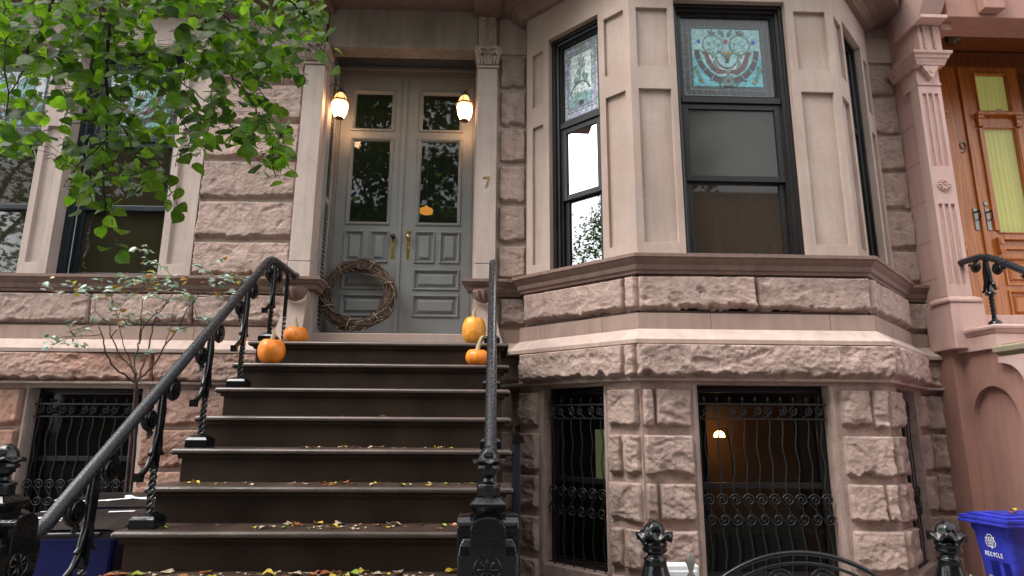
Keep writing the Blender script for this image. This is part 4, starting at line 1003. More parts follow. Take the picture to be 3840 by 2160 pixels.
# ------------------------------------------------------------------ yard posts, gate, pickets
def make_post(x, y, label):
    t = thing('fence_post', label, 'post', (x, y, 0), 'black iron fence posts in front of the bay')
    b = MB(); rows = []
    for r, z, wv in ((.03, 1.135, 0), (.05, 1.144, .008), (.066, 1.148, .018), (.056, 1.156, .01), (.037, 1.162, .0), (.038, 1.172, 0), (.034, 1.185, 0), (.022, 1.198, 0), (.004, 1.206, 0)):
        rows.append([(x+r*(1+.05*math.cos(6*a))*math.cos(a), y+r*(1+.05*math.cos(6*a))*math.sin(a), z+wv*math.cos(6*a)) for a in [2*PI*i/36 for i in range(36)]])
    b.grid(rows, 0, True, closev=True); b.build('finial', M['iron'], t)
    b = MB(); b.lathe((x, y, 0), [(.07, 0), (.07, .1), (.055, .12), (.05, .9), (.062, .94), (.066, .965), (.064, .985), (.056, .995), (.05, 1.02), (.042, 1.045), (.04, 1.066), (.043, 1.07), (.03, 1.08), (.026, 1.088), (.042, 1.096), (.046, 1.104), (.04, 1.112), (.045, 1.12), (.045, 1.13), (.036, 1.138)], 20); b.build('shaft', M['iron'], t)
    return t
pA = make_post(.608, 2.45, 'black iron fence post with bud finial just left of the arched gate')
pB = dup(pA, (1.712, 2.45, 0), 'black iron fence post with bud finial between the arched gate and the blue bin')
G = thing('garden_gate', 'black iron yard gate with arched double top rail at the bottom edge', 'gate', (1.14, 2.45, 0))
def arc3(r, cz, a0, a1, n=30): return [(1.145+r*math.sin(a0+(a1-a0)*i/n), 2.45, cz+r*math.cos(a0+(a1-a0)*i/n)) for i in range(n+1)]
b = MB(); b.tube(arc3(.54, .552, -1.0, 1.0), .009, 8); b.tube(arc3(.505, .552, -1.0, 1.0), .006, 8)
for x in (.69, 1.6): b.tube([(x, 2.45, .05), (x, 2.45, .86)], .013, 8)
for z in (.18, .55): b.tube([(.69, 2.45, z), (1.6, 2.45, z)], .009, 6)
b.build('frame', M['iron'], G)
b = MB()
for i in range(9):
    x = .78+.092*i; zt = .552+math.sqrt(max(.01, .5**2-(x-1.145)**2)); b.tube([(x, 2.45, .18), (x, 2.45, zt-.09)], .006, 6)
for a in (-.55, -.18, .18, .55):
    cx, cz = 1.145+.44*math.sin(a), .552+.44*math.cos(a); b.tube([(cx+.055*math.cos(t*.4)*(1-.02*t), 2.45, cz+.055*math.sin(t*.4)*(1-.02*t)) for t in range(26)], .004, 5)
b.build('scroll_infill', M['iron'], G)
def picket(x, y, zt, label):
    b = MB(); b.lathe((x, y, 0), [(.009, 0), (.009, zt-.085), (.016, zt-.078), (.008, zt-.066), (.011, zt-.05), (.019, zt-.03), (.012, zt-.01), (.002, zt)], 10, sq=(1, .45))
    tag(b.build('fence_picket', M['greymetal']), label, 'picket')
picket(.735, 2.44, 1.093, 'weathered grey spear tipped picket in front of the white box')
picket(1.895, 2.6, .985, 'small grey picket tip between fence post and blue bin')
t = thing('utility_box', 'white plastic box on a post left of the arched gate', 'utility box', (.77, 2.95, 0))
b = MB(); b.wbox(.735, .925, 2.95, 3.03, .6, .945); b.wbox(.745, .915, 2.942, 2.95, .61, .925); b.build('box', M['whiteplastic'], t, bevel=.006)
b = MB(); b.tube([(.83, 3.0, 0), (.83, 3.0, .6)], .02, 8); b.build('post', M['greymetal'], t)
t = thing('downpipe', 'short dark metal pipe with tilted cap beside the stoop right of the newel', 'pipe', (.16, 3.9, 0))
b = MB(); b.wbox(.132, .176, 3.86, 3.92, 0, 1.44); b.build('pipe', M['bindark2'] if 'bindark2' in M else M['navy'], t, bevel=.004)
b = MB(); b.prism(Fr((0, 3.89)), [(.126, 1.441), (.2, 1.445), (.19, 1.475), (.15, 1.50), (.13, 1.47)], -.04, .04); b.build('cap', M['iron'], t)

# ------------------------------------------------------------------ wall lanterns
def make_lantern(x, s, label):
    t = thing('wall_lantern', label, 'lantern', (x, 5.62, 4.43), 'lit lanterns on the door reveals'); y = 5.62
    b = MB(); b.lathe((x, y, 4.425), [(.044, 0), (.066, .05), (.078, .125), (.074, .155)], 6, sm=False, rot=.3); b.build('glass_body', M['lamp'], t)
    b = MB(); b.lathe((x, y, 4.425), [(.072, .176), (.052, .23), (.036, .255)], 6, sm=False, rot=.3); b.build('roof_glass', M['lamptop'], t)
    b = MB(); b.lathe((x, y, 4.425), [(.076, .155), (.094, .157), (.09, .176), (.07, .178)], 6, sm=False, rot=.3); b.lathe((x, y, 4.425), [(.03, -.008), (.046, -.004), (.046, .002)], 6, sm=False, rot=.3)
    for k in range(6):
        a = k*PI/3+.3; b.tube([(x+r*math.cos(a), y+r*math.sin(a), 4.425+z) for r, z in ((.045, 0), (.067, .05), (.079, .125), (.075, .155))], .0028, 5); b.tube([(x+r*math.cos(a), y+r*math.sin(a), 4.425+z) for r, z in ((.073, .176), (.053, .23), (.037, .256))], .0028, 5)
    b.tube([(x, y, 4.70), (x-s*.03, y+.0, 4.77), (x-s*.09, y, 4.78), (x-s*.128, y, 4.72)], .008, 8); b.tube([(x-s*.126, y, 4.71), (x-s*.132, y, 4.71)], [.03, .034], 12)
    b.build('frame', M['bronze'], t)
    b = MB(); b.lathe((x, y, 4.425), [(.04, .254), (.044, .262), (.036, .285), (.014, .3), (.008, .32)], 14); b.build('cap', M['darkcap'], t)
    return t
make_lantern(-1.502, 1, 'lit six sided lantern left of the grey double door')
make_lantern(-.298, -1, 'lit six sided lantern right of the grey door half hidden by the pilaster')

# ------------------------------------------------------------------ pumpkins and wreath
def pumpkin(x, y, z, rx, h, mat, stem, label, nr=9, sd=0):
    t = thing('pumpkin', label, 'pumpkin', (x, y, z), 'pumpkins on the stoop')
    b = MB(); rows = []; K = 54
    for i in range(19):
        ph = -PI/2+PI*i/18; r = rx*math.cos(ph)**.72 if 0 < i < 18 else .002; zz = z+h*.5+h*.5*math.sin(ph)
        if i > 15: zz -= (i-15)*h*.022
        rows.append([(x+r*(1-.045*abs(math.sin(nr*(a+sd)/2))**.6*(.4+.6*math.cos(ph)))*math.cos(a), y+r*(1-.045*abs(math.sin(nr*(a+sd)/2))**.6)*math.sin(a)*1.0, zz+.004*math.sin(2*a+sd)) for a in [2*PI*k/K for k in range(K)]])
    b.grid(rows, 0, True, closev=True); b.face(rows[0][::-1]); b.face(rows[-1])
    t2 = b.build('rind', mat, t)
    s = MB(); s.tube([(x+a, y, z+h-.02+c) for a, c in stem], [.02-.012*i/(len(stem)-1) for i in range(len(stem))], 7, rot=sd); s.build('stem', M['stem'], t)
    return t
pumpkin(-1.63, 4.69, 1.9745, .101, .188, M['pump'], [(0, 0), (.002, .03), (.008, .06), (.004, .085)], 'round orange pumpkin on the second step at the left end', 9, .3)
pumpkin(-1.6, 5.14, 2.1645, .099, .158, M['pump'], [(0, 0), (.0, .03), (-.006, .06), (-.01, .095)], 'squat orange pumpkin on the top landing behind the left railing', 10, .8)
pumpkin(-.148, 5.0, 2.1645, .098, .235, M['pumpy'], [(0, 0), (-.003, .03), (-.004, .055), (.006, .075)], 'tall yellow orange pumpkin on the top landing at the right', 9, .1)
pumpkin(-.112, 4.7, 1.9745, .09, .125, M['pump'], [(0, 0), (.006, .03), (.016, .07), (.03, .105), (.046, .12)], 'small orange pumpkin with long curved stem on the second step at the right', 11, .5)
def wreath():
    t = thing('grapevine_wreath', 'brown grapevine wreath leaning against the left grey door', 'wreath', (-1.262, 5.8, 2.36))
    c = Vector((-1.262, 5.80, 2.725)); tilt = math.atan2(.12, .7)
    ex = Vector((1, 0, 0)); ez = Vector((0, math.sin(tilt), math.cos(tilt))); en = Vector((0, -math.cos(tilt), math.sin(tilt)))
    r = random.Random(3)
    def strands(n, mb, spread, th, seg):
        for i in range(n):
            a0 = r.random()*2*PI; ln = r.uniform(1.2, 3.2); ro = abs(r.gauss(0, .55))*spread; po = r.random()*2*PI; tw = r.uniform(-2.2, 2.2)
            k = int(14*ln); pts = []
            w1, w2 = r.uniform(3, 9), r.random()*6
            for j in range(k+1):
                a = a0+ln*2*PI*.42*j/k; p = po+tw*ln*2*PI*.42*j/k*1.3; q = ro*(1+.18*math.sin(w1*a+w2))
                R0 = .302+q*math.cos(p)*.95; pts.append(c+ex*(R0*math.cos(a))+ez*(R0*math.sin(a))+en*(q*math.sin(p)*.8))
            mb.tube(pts, [th*(.55+.45*math.sin(PI*min(1, j/k*1.6+.1))) for j in range(k+1)], seg)
    b = MB(); strands(160, b, .048, .006, 5); strands(26, b, .026, .01, 6); b.build('vine_bundle', M['vine'], t, recalc=False)
    b = MB(); strands(30, b, .05, .004, 5)
    for i in range(34):
        a = r.random()*2*PI; R0 = .302+r.uniform(-.06, .06); p = c+ex*(R0*math.cos(a))+ez*(R0*math.sin(a))+en*.03; d = ex*r.uniform(-1, 1)+ez*r.uniform(-1, 1)+en*.3; b.tube([p, p+d*.04, p+d*.08+Vector((0, 0, r.uniform(-.02, .02)))], [.003, .0025, .001], 4)
    b.build('pale_vine', M['vinepale'], t, recalc=False)
    b = MB()
    for a in (.35, 1.15, 2.2, 2.9, 3.55, 4.5, 5.4):
        pts = []
        for j in range(15):
            p = 2*PI*j/12; R0 = .302+.056*math.cos(p); aa = a+.05*j/6; pts.append(c+ex*(R0*math.cos(aa))+ez*(R0*math.sin(aa))+en*(.054*math.sin(p)))
        b.tube(pts, .005, 5)
    b.build('binding_vine', M['vinepale'], t, recalc=False)
wreath()

# ------------------------------------------------------------------ bins
def make_recycle_bin():
    t = thing('recycling_bin', 'bright blue recycling bin with white recycle mark in the right corner', 'bin', (3.6, 4.5, 0))
    fr = Fr((3.40, 4.6), (.148, -.989)); W = .29; D = .48; ZU = .012
    b = MB(); rows = []
    def off(z): return .075*max(0, (.86-z)/.86)
    for z in (.04, .25, .5, .7, .84, .86, .9):
        i = off(z)-(.01 if z > .85 else 0); r = []
        for k, (ua, wa) in enumerate(((i, -i), (W-i, -i), (W-i, -D+i), (i, -D+i))):
            rr = .035; du = 1 if ua < W/2 else -1; dw = -1 if wa > -D/2 else 1
            for j in range(5):
                aa = [PI, PI*.5, 0, -PI*.5][k]-PI/2*j/4
                r.append(fr.p(ua+du*rr+rr*math.cos(aa), wa+dw*rr+rr*math.sin(aa), z))
        rows.append(r)
    b.grid(rows, 0, True, closev=True); b.face(rows[0]); b.build('body', M['bluebin'], t)
    b = MB()
    for (i, z0, z1) in ((-.05, .901, .922), (-.045, .926, .95)): b.box(fr, i, W-i, -D-.02, -i, z0, z1)
    b.box(fr, -.01, W+.01, -D+.0, .01, .951, .966); b.box(fr, .05, W-.06, -D+.08, -.06, .967, .975)
    b.build('lid', M['bluebin'], t, bevel=.007)
    wf = lambda z: -off(z)
    for ua, ub in ((.105, .165), (.195, .245)):
        b = MB(); b.face([fr.p(u, wf(z)+.002, z) for u, z in ((ua, .3), (ub, .3), (ub, .665), (ua, .665))]); b.face([fr.p(u, wf(z)-.015, z) for u, z in ((ua, .3), (ub, .3), (ub, .665), (ua, .665))]); b.build('front_recess', M['bindark'], t)
    b = MB(); b.tube([fr.p(.1, .0, .565), fr.p(.17, .02, .55), fr.p(.25, .01, .55)], .01, 8); b.build('lift_bar', M['greymetal'], t)
    g = MB(); cu, cz, s = .135, .79, .062
    def seg(a, b_, th=.003):
        (x0, y0), (x1, y1) = a, b_; dx, dy = x1-x0, y1-y0; L = math.hypot(dx, dy); nx, ny = -dy/L*th, dx/L*th
        g.face([fr.p(u, wf(z)+.0025, z) for u, z in ((x0+nx, y0+ny), (x1+nx, y1+ny), (x1-nx, y1-ny), (x0-nx, y0-ny))])
    for k in range(3):
        an = PI/2+k*2*PI/3
        def T(px, py): c_, s_ = math.cos(an-PI/2), math.sin(an-PI/2); return (cu+(px*c_-py*s_)*s*.72, cz+(px*s_+py*c_)*s*.86)
        pts = [(-.62, .12), (-.3, .82), (.28, .82), (.5, .42), (.72, .55), (.52, .02), (.0, .1), (.2, .25), (.08, .5), (-.08, .5), (-.3, -.02), (-.62, .12)]
        for a, b_ in zip(pts, pts[1:]): seg(T(*a), T(*b_))
    GL = {'R': [((0, 0), (0, 1)), ((0, 1), (.7, .95)), ((.7, .95), (.7, .55)), ((.7, .55), (0, .5)), ((.3, .5), (.8, 0))], 'E': [((0, 0), (0, 1)), ((0, 1), (.75, 1)), ((0, .5), (.6, .5)), ((0, 0), (.75, 0))], 'C': [((.75, .85), (.4, 1)), ((.4, 1), (0, .7)), ((0, .7), (0, .3)), ((0, .3), (.4, 0)), ((.4, 0), (.75, .15))], 'Y': [((0, 1), (.4, .5)), ((.8, 1), (.4, .5)), ((.4, .5), (.4, 0))], 'L': [((0, 1), (0, 0)), ((0, 0), (.7, 0))]}
    for i, ch in enumerate('RECYCLE'):
        for a, b_ in GL[ch]: seg((.078+.0195*i+a[0]*.0155, .692+a[1]*.027), (.078+.0195*i+b_[0]*.0155, .692+b_[1]*.027), .0026)
    g.build('recycle_mark', M['white'], t, recalc=False)
    return fr
binfr = make_recycle_bin()
def make_wheelie(fr, W, D, z, strokes, label, body):
    t = thing('wheeled_bin', label, 'bin', (fr.o[0], fr.o[1], 0), 'lidded bins beside the stoop')
    b = MB(); rows = [[fr.p(i, -i, zz), fr.p(W-i, -i, zz), fr.p(W-i, -D+i, zz), fr.p(i, -D+i, zz)] for zz, i in ((.03, .07), (z-.1, .012), (z-.06, .0))]
    b.grid(rows, 0, False, closev=True); b.face(rows[0]); b.build('body', body, t, bevel=.02)
    b = MB(); b.box(fr, -.012, W+.012, -.4, -.0+.012, z-.085, z-.06); b.build('rim', M['bluebin'], t, bevel=.006)
    b = MB(); n = 10; rows = []
    for i in range(n+1):
        t_ = i/n; zz = z-.055+.045*math.sin(PI*(.12+.76*t_))+.03*t_; rows.append([fr.p(-.03, .03-(D+.05)*t_, zz-.02), fr.p(-.02, .03-(D+.05)*t_, zz), fr.p(.05, .03-(D+.05)*t_, zz+.012), fr.p(W-.05, .03-(D+.05)*t_, zz+.012), fr.p(W+.02, .03-(D+.05)*t_, zz), fr.p(W+.03, .03-(D+.05)*t_, zz-.02)])
    b.grid(rows, 0, False); b.face([fr.p(-.03, .03, z-.04), fr.p(W+.03, .03, z-.04), fr.p(W+.03, .03, z-.075), fr.p(-.03, .03, z-.075)]); b.tube([fr.p(.06, .05, z-.05), fr.p(W-.06, .05, z-.05)], .014, 8); b.build('lid', M['lid'], t, bevel=.004)
    g = MB()
    def zt(w): t_ = (.03-w)/(D+.05); return z-.055+.045*math.sin(PI*(.12+.76*t_))+.03*t_+.0155
    for pts, th in strokes:
        P = [Vector((u, w)) for u, w in pts]
        for i in range(len(P)-1):
            d = (P[i+1]-P[i]).normalized(); nn = Vector((-d.y, d.x))*th*(.75+.25*math.sin(i*2.0))
            q = [P[i]+nn, P[i+1]+nn, P[i+1]-nn, P[i]-nn]; g.face([fr.p(v.x, v.y, zt(v.y)) for v in q])
    g.build('painted_number', M['white'], t, recalc=False)
    return t
def crv(cu, cw, ru, rw, a0, a1, n=14): return [(cu+ru*math.cos(a0+(a1-a0)*i/n), cw+rw*math.sin(a0+(a1-a0)*i/n)) for i in range(n+1)]
make_wheelie(Fr((-2.56, 3.52), (.995, .1)), .6, .52, 1.03, [(crv(.16, -.1, .1, .05, 0, 1.9*PI), .016), ([(.05, -.3), (.12, -.33), (.24, -.31)], .014), ([(.42, -.28), (.55, -.3)], .022)], 'dark lidded bin with blue body and white paint marks behind the left railing', M['bindark'])
make_wheelie(Fr((-2.62, 4.12), (.995, .1)), .6, .5, 1.07, [(crv(.43, -.22, .14, .1, PI*.95, -.45*PI), .024), (crv(.1, -.52, .5, .45, .32*PI, .62*PI), .017)], 'black lidded bin with white painted numeral nearest the basement wall', M['bindark'])
# ================================================================== leaves, shrub, tree
def heart(L, W, curl, droop, rs, n=5):
    """linden leaf: heart shaped blade, toothed tip, folded along the midrib; base at 0, tip along +x"""
    prof = [(-.06, .0), (-.1, .22), (.02, .42), (.22, .5), (.45, .45), (.68, .28), (.86, .1), (1.0, 0)]
    V = []; F = []
    for x, y in prof:
        zz = -droop*x*x*L
        V.append((x*L if y else x*L, 0, zz+.0)); V.append((x*L, y*W, zz+curl*y*y*W)); V.append((x*L, -y*W, zz+curl*y*y*W*.8))
    for i in range(len(prof)-1):
        a, c = i*3, i*3+3; F.append((a, c, c+1, a+1)); F.append((a, a+2, c+2, c))
    return V, F
def place(mb, VF, pos, fwd, nrm, mat=0):
    f = Vector(fwd).normalized(); n = Vector(nrm); n = (n-f*n.dot(f)); n = n.normalized() if n.length > 1e-5 else f.orthogonal().normalized(); s = n.cross(f)
    mb.mesh([Vector(pos)+f*v[0]+s*v[1]+n*v[2] for v in VF[0]], VF[1], mat, False)
r5 = random.Random(11)
A_ = lambda x, y: (x*.4969, y*.4969)
E_ = lambda x, y: (x*.4969, 720+y*.4969)
def street_tree():
    t = thing('linden_tree', 'leafy linden branch with heart shaped green leaves hanging at upper left', 'tree', (-3.9, 1.5, 0))
    limbs = MB(); tw = MB(); lv = MB(); R_ = r5
    trunk = [(-3.9, 1.5, 0), (-3.88, 1.52, 1.2), (-3.8, 1.55, 2.4), (-3.6, 1.65, 3.6), (-3.5, 1.7, 5)]
    limbs.tube(trunk, [.2, .16, .14, .12, .08], 12)
    limbs.build('trunk', M['bark'], t)
    BR_ = [
        ([A_(440, -60), A_(330, 150), A_(250, 290), A_(210, 400), A_(150, 580), A_(0, 780)], 2.5, .0075),
        ([A_(870, -60), A_(820, 200), A_(800, 420), A_(800, 640), A_(820, 860), A_(800, 1060), A_(780, 1250), E_(785, 20), E_(800, 110), E_(830, 240), E_(862, 330), E_(880, 400), E_(890, 485)], 2.4, .007),
        ([A_(885, -60), A_(900, 50), A_(980, 200), A_(1010, 400), A_(1080, 520), A_(1200, 640), A_(1370, 780), A_(1500, 880), A_(1640, 960)], 2.55, .006),
        ([A_(1180, 440), A_(1290, 530), A_(1400, 640), A_(1530, 750), A_(1650, 860), A_(1800, 1010), A_(1900, 1150), A_(1960, 1230)], 2.6, .004),
        ([A_(1300, -60), A_(1540, 150), A_(1590, 330), A_(1700, 500), A_(1850, 700), A_(1950, 850), A_(2040, 1050), A_(2070, 1250), A_(2080, 1340)], 2.5, .006),
        ([A_(1500, -60), A_(1780, 200), A_(1900, 330), A_(2030, 480), A_(2150, 560), A_(2330, 640)], 2.65, .005),
        ([A_(2000, -60), A_(2150, 0), A_(2300, 120), A_(2400, 250), A_(2450, 380), A_(2520, 500)], 2.45, .005),
        ([A_(820, 880), A_(940, 980), A_(1000, 1110), A_(1080, 1220), A_(1200, 1340), A_(1290, 1440), E_(1240, 60), E_(1300, 110)], 2.4, .004),
        ([A_(800, 640), A_(700, 700), A_(550, 770)], 2.45, .004), ([A_(820, 870), A_(700, 910), A_(500, 925)], 2.4, .0035),
        ([A_(820, 120), A_(720, 150), A_(560, 220), A_(430, 260)], 2.5, .004), ([A_(250, 290), A_(120, 400), A_(0, 540)], 2.55, .004),
        ([A_(0, -60), A_(60, 200), A_(30, 420), A_(60, 700), A_(40, 1000), A_(60, 1150)], 2.3, .004),
        ([A_(800, 1060), A_(700, 1150), A_(560, 1290), A_(480, 1400)], 2.38, .0035), ([A_(1700, 500), A_(1860, 560), A_(2010, 760), A_(2140, 920)], 2.6, .0035),
        ([A_(1200, 640), A_(1350, 850), A_(1420, 1010), A_(1520, 1180)], 2.5, .0035), ([A_(1950, 850), A_(2080, 950), A_(2150, 1080)], 2.45, .003)]
    nodes = []
    for pts, Y, th in BR_:
        P = []
        for i, (x, y) in enumerate(pts): P.append(at(x, y, Y+.10*math.sin(i*1.3+Y*9)))
        Q = [P[0]]
        for i in range(len(P)-1):
            a, b, c, d = P[max(0, i-1)], P[i], P[i+1], P[min(len(P)-1, i+2)]
            for j in range(1, 5):
                s = j/4; Q.append(.5*((2*b)+(c-a)*s+(2*a-5*b+4*c-d)*s*s+(3*b-a-3*c+d)*s**3)+Vector((R_.gauss(0, .004), R_.gauss(0, .004), R_.gauss(0, .003))))
        tw.tube(Q, [th*(1-.72*i/(len(Q)-1)) for i in range(len(Q))], 6)
        nodes += [(q, 0 if Y < 0 else 1) for q in Q]
        if pts[0][1] < 0:                                               # carried up out of frame to the limb
            top = Q[0]; base = Vector((-3.55+.25*R_.random(), 1.68, 4.1+.5*R_.random())); mid = top+Vector((-.15, -.1, .55))
            tw.tube([top, top+Vector((-.03, -.03, .25)), mid, (mid+base)/2+Vector((0, 0, .25)), base], [th, th*1.3, th*1.8, th*3, th*4], 7)
    def nearest(p):
        return min(nodes, key=lambda n: (n[0]-p).length_squared)[0]
    cam0 = Vector((0, 0, CAMZ))
    def leaf_at(px, Y, big=1.0, tilt=.55, twig=True):
        p = at(px[0], px[1], Y); L = R_.uniform(.041, .058)*big; W = L*R_.uniform(1.0, 1.22)
        az = R_.random()*2*PI; fwd = Vector((math.cos(az)*.8+.25, math.sin(az)*.75-.1, R_.uniform(-.95, -.05)))
        nrm = Vector((R_.gauss(0, tilt), R_.gauss(0, tilt)-1.0, .75))
        base = p-fwd.normalized()*L*.45
        place(lv, heart(L, W, R_.uniform(-.1, .5), R_.uniform(0, .3), R_), base, fwd, nrm)
        if twig:
            n = nearest(base); d = base-n
            if d.length > .012:
                mx_ = R_.choice((.025, .035, .05, .11)); 
                if d.length > mx_: n = base-d*(mx_/d.length)
                tw.tube([n, (n+base)/2+Vector((R_.gauss(0, .006), R_.gauss(0, .006), .008)), base], [.0013, .001, .0008], 4, caps=False)
    poly = [(-80, -120), (2380, -120), (2470, 150), (2430, 330), (2300, 300), (2230, 420), (2240, 560), (2330, 640), (2180, 610), (2130, 740), (2210, 930), (2190, 1050), (2220, 1170), (2150, 1330), (2060, 1330), (1980, 1110), (1850, 1180), (1700, 1080), (1600, 1150), (1460, 1200), (1380, 1180), (1290, 1120), (1250, 1290), (1220, 1420), (900, 1440), (640, 1450), (430, 1330), (450, 1120), (520, 1010), (400, 1120), (240, 1180), (100, 1180), (-80, 1180)]
    def inside(x, y):
        c = False; j = len(poly)-1
        for i in range(len(poly)):
            (xi, yi), (xj, yj) = poly[i], poly[j]
            if (yi > y) != (yj > y) and x < (xj-xi)*(y-yi)/(yj-yi)+xi: c = not c
            j = i
        return c
    holes_ = [(420, 620, 130), (1250, 230, 130), (90, 640, 150), (1140, 780, 90), (620, 1010, 120), (420, 920, 110), (1480, 700, 100), (1750, 900, 90), (2050, 700, 80), (1400, 960, 80), (650, 480, 90), (250, 960, 70), (1250, 1230, 90)]
    cnt = 0
    while cnt < 1750:
        x, y = R_.uniform(-80, 2450), R_.uniform(-120, 1450)
        if not inside(x, y): continue
        if any((x-hx)**2+(y-hy)**2 < hr*hr for hx, hy, hr in holes_) and R_.random() < .72: continue
        dens = .95 if y < 620 else .62
        if x < 420: dens *= .8
        if R_.random() > dens: continue
        leaf_at(A_(x, y), R_.uniform(2.2, 2.75), R_.uniform(.8, 1.12), .55); cnt += 1
    for q in ((520, 75), (620, 65), (575, 160), (705, 35), (710, 100), (805, 105), (860, 85), (905, 160), (800, 235), (765, 310), (915, 300), (780, 425), (935, 400), (935, 500), (1220, 35), (1270, 110), (1370, 120), (1330, 195), (980, 10), (1340, 20), (740, 140), (660, 20), (560, 20), (840, 230)):
        leaf_at(E_(*q), 2.4+R_.uniform(-.06, .06), 1.0, .45)
    for q in ((2327, 190), (2567, 390), (2432, 440), (2532, 535), (2492, 240), (2392, 300), (2300, 40), (2200, 240), (2420, 140), (2090, 1260), (2190, 1310), (2120, 1250), (2010, 1310), (2080, 1390), (1920, 1280), (1880, 1210), (1510, 1275), (1400, 1200), (1340, 1165), (1560, 1180), (1300, 1370), (2150, 1150), (2130, 1030)):
        leaf_at(A_(*q), 2.45+R_.uniform(-.08, .08), 1.08, .5)
    tw.build('branch', M['bark'], t, recalc=False)
    for i in range(750):                                                # the crown over the frame and towards the trunk
        u = R_.random(); c = Vector((-3.4+3.2*u, 1.7+.6*R_.random(), 4.3)); p = c+Vector((R_.gauss(0, .45), R_.gauss(0, .5), R_.gauss(.1, .35)))
        el = p-cam0
        if p.z < 2.0+.62*p.y+.55: continue
        az = R_.random()*2*PI; L = R_.uniform(.06, .09)
        place(lv, heart(L, L*.95, .2, .2, R_), p, (math.cos(az), math.sin(az), -.4), (R_.gauss(0, .5), R_.gauss(0, .5), 1))
    o = lv.build('foliage', M['leaf'], t, recalc=False)
street_tree()

def shrub():
    t = thing('shrub', 'thin leggy shrub with grey green and rusty leaves growing behind the bins', 'shrub', (-2.69, 4.9, 0))
    R_ = random.Random(5); st = MB(); lf = MB(); la = MB(); base = Vector((-2.66, 4.88, 0))
    fork = at(*E_(1030, 1430), 4.9)
    st.tube([base, base+Vector((.02, 0, .7)), at(*((495, 1440+330*.4969)), 4.9), fork], [.016, .014, .012, .011], 8)
    st.tube([base+Vector((.05, .05, 0)), at(505, 1440+500*.4969, 4.95), at(515, 1440+60*.4969, 4.95), at(515, 1440, 4.95)], [.012, .012, .011, .004], 8)
    stems = [[(1030, 1430), (1000, 1330), (900, 1230), (840, 1100), (825, 1000), (720, 900), (710, 800)], [(1030, 1430), (1010, 1300), (1050, 1150), (1080, 1010), (1200, 900), (1280, 800), (1310, 690), (1270, 600), (1160, 510)], [(1020, 1440), (860, 1330), (800, 1200), (770, 1080), (740, 1000), (620, 1020), (500, 1060)], [(1030, 1430), (1150, 1320), (1240, 1170), (1330, 1040), (1420, 880), (1500, 780), (1650, 700), (1850, 650)], [(1040, 1420), (1090, 1280), (1150, 1050), (1180, 900), (1290, 820), (1420, 760), (1540, 660)], [(1050, 1150), (1060, 950), (1080, 800), (1060, 650), (1100, 480)], [(840, 1100), (900, 1000), (850, 850), (840, 740), (620, 730), (430, 680)], [(1240, 1170), (1300, 980), (1310, 860), (1390, 800)], [(1000, 1330), (930, 1150), (890, 980), (920, 860), (1000, 700)], [(1080, 1010), (1210, 1000), (1340, 960), (1540, 950)], [(770, 1080), (560, 1090), (400, 1110)], [(1330, 1040), (1500, 1000), (1560, 1040)], [(1500, 780), (1650, 780), (1820, 800)]]
    nodes = []
    for k, s in enumerate(stems):
        Yb = 4.9+.22*math.sin(k*2.1); P = [at(*E_(x, y), 4.9+(Yb-4.9)*min(1, i/2)) for i, (x, y) in enumerate(s)]
        Q = []
        for i in range(len(P)-1):
            for j in range(4): Q.append(P[i].lerp(P[i+1], j/4)+Vector((R_.gauss(0, .004), R_.gauss(0, .004), R_.gauss(0, .003))))
        Q.append(P[-1]); th = .0075 if k < 5 else .004
        st.tube(Q, [th*(1-.75*i/(len(Q)-1)) for i in range(len(Q))], 5); nodes += Q[4:]
    cl = [(350, 690), (560, 690), (520, 750), (620, 740), (780, 660), (800, 770), (880, 880), (900, 740), (960, 650), (1080, 440), (1050, 435), (1120, 520), (1100, 600), (1060, 680), (1150, 640), (1230, 680), (1300, 680), (1350, 760), (1430, 650), (1400, 780), (1480, 560), (1560, 600), (1620, 510), (1640, 690), (1730, 650), (1830, 650), (1880, 660), (1650, 780), (1760, 760), (1820, 800), (1880, 790), (500, 990), (600, 1030), (640, 1040), (870, 960), (920, 1000), (1010, 950), (1190, 940), (1330, 1020), (1540, 950), (1600, 960), (1560, 1040), (390, 1160), (480, 1130), (600, 1150), (1110, 1215), (380, 1100), (700, 950), (470, 760), (680, 720), (1000, 690), (1160, 700), (1210, 560), (1260, 640), (1450, 830), (1180, 780), (950, 800), (1040, 770), (1220, 800), (760, 800), (540, 690), (1000, 640), (1120, 650), (1700, 650), (1780, 640), (1420, 780), (1250, 740), (860, 740), (820, 780)]
    for q in cl:
        c = at(*E_(*q), 4.8+R_.gauss(0, .12)); n0 = min(nodes, key=lambda n: (n-c).length_squared)
        st.tube([n0, (n0+c)/2+Vector((0, 0, .012)), c], [.0022, .0018, .001], 4, caps=False)
        autumn = R_.random() < .1
        for i in range(R_.randint(5, 10)):
            p = c+Vector((R_.gauss(0, .032), R_.gauss(0, .03), R_.gauss(0, .016))); az = R_.random()*2*PI; L = R_.uniform(.032, .058)
            aut = autumn or R_.random() < .12
            place(la if aut else lf, heart(L, L*.7, R_.uniform(-.3, .5), R_.uniform(0, .4), R_), p, (math.cos(az), math.sin(az), R_.uniform(-.5, .2)), (R_.gauss(0, .45), -.55+R_.gauss(0, .4), 1))
    st.build('stem', M['shrubbark'], t, recalc=False); lf.build('foliage', M['shrubleaf'], t, recalc=False); la.build('autumn_foliage', M['shrubleafb'], t, recalc=False)
shrub()

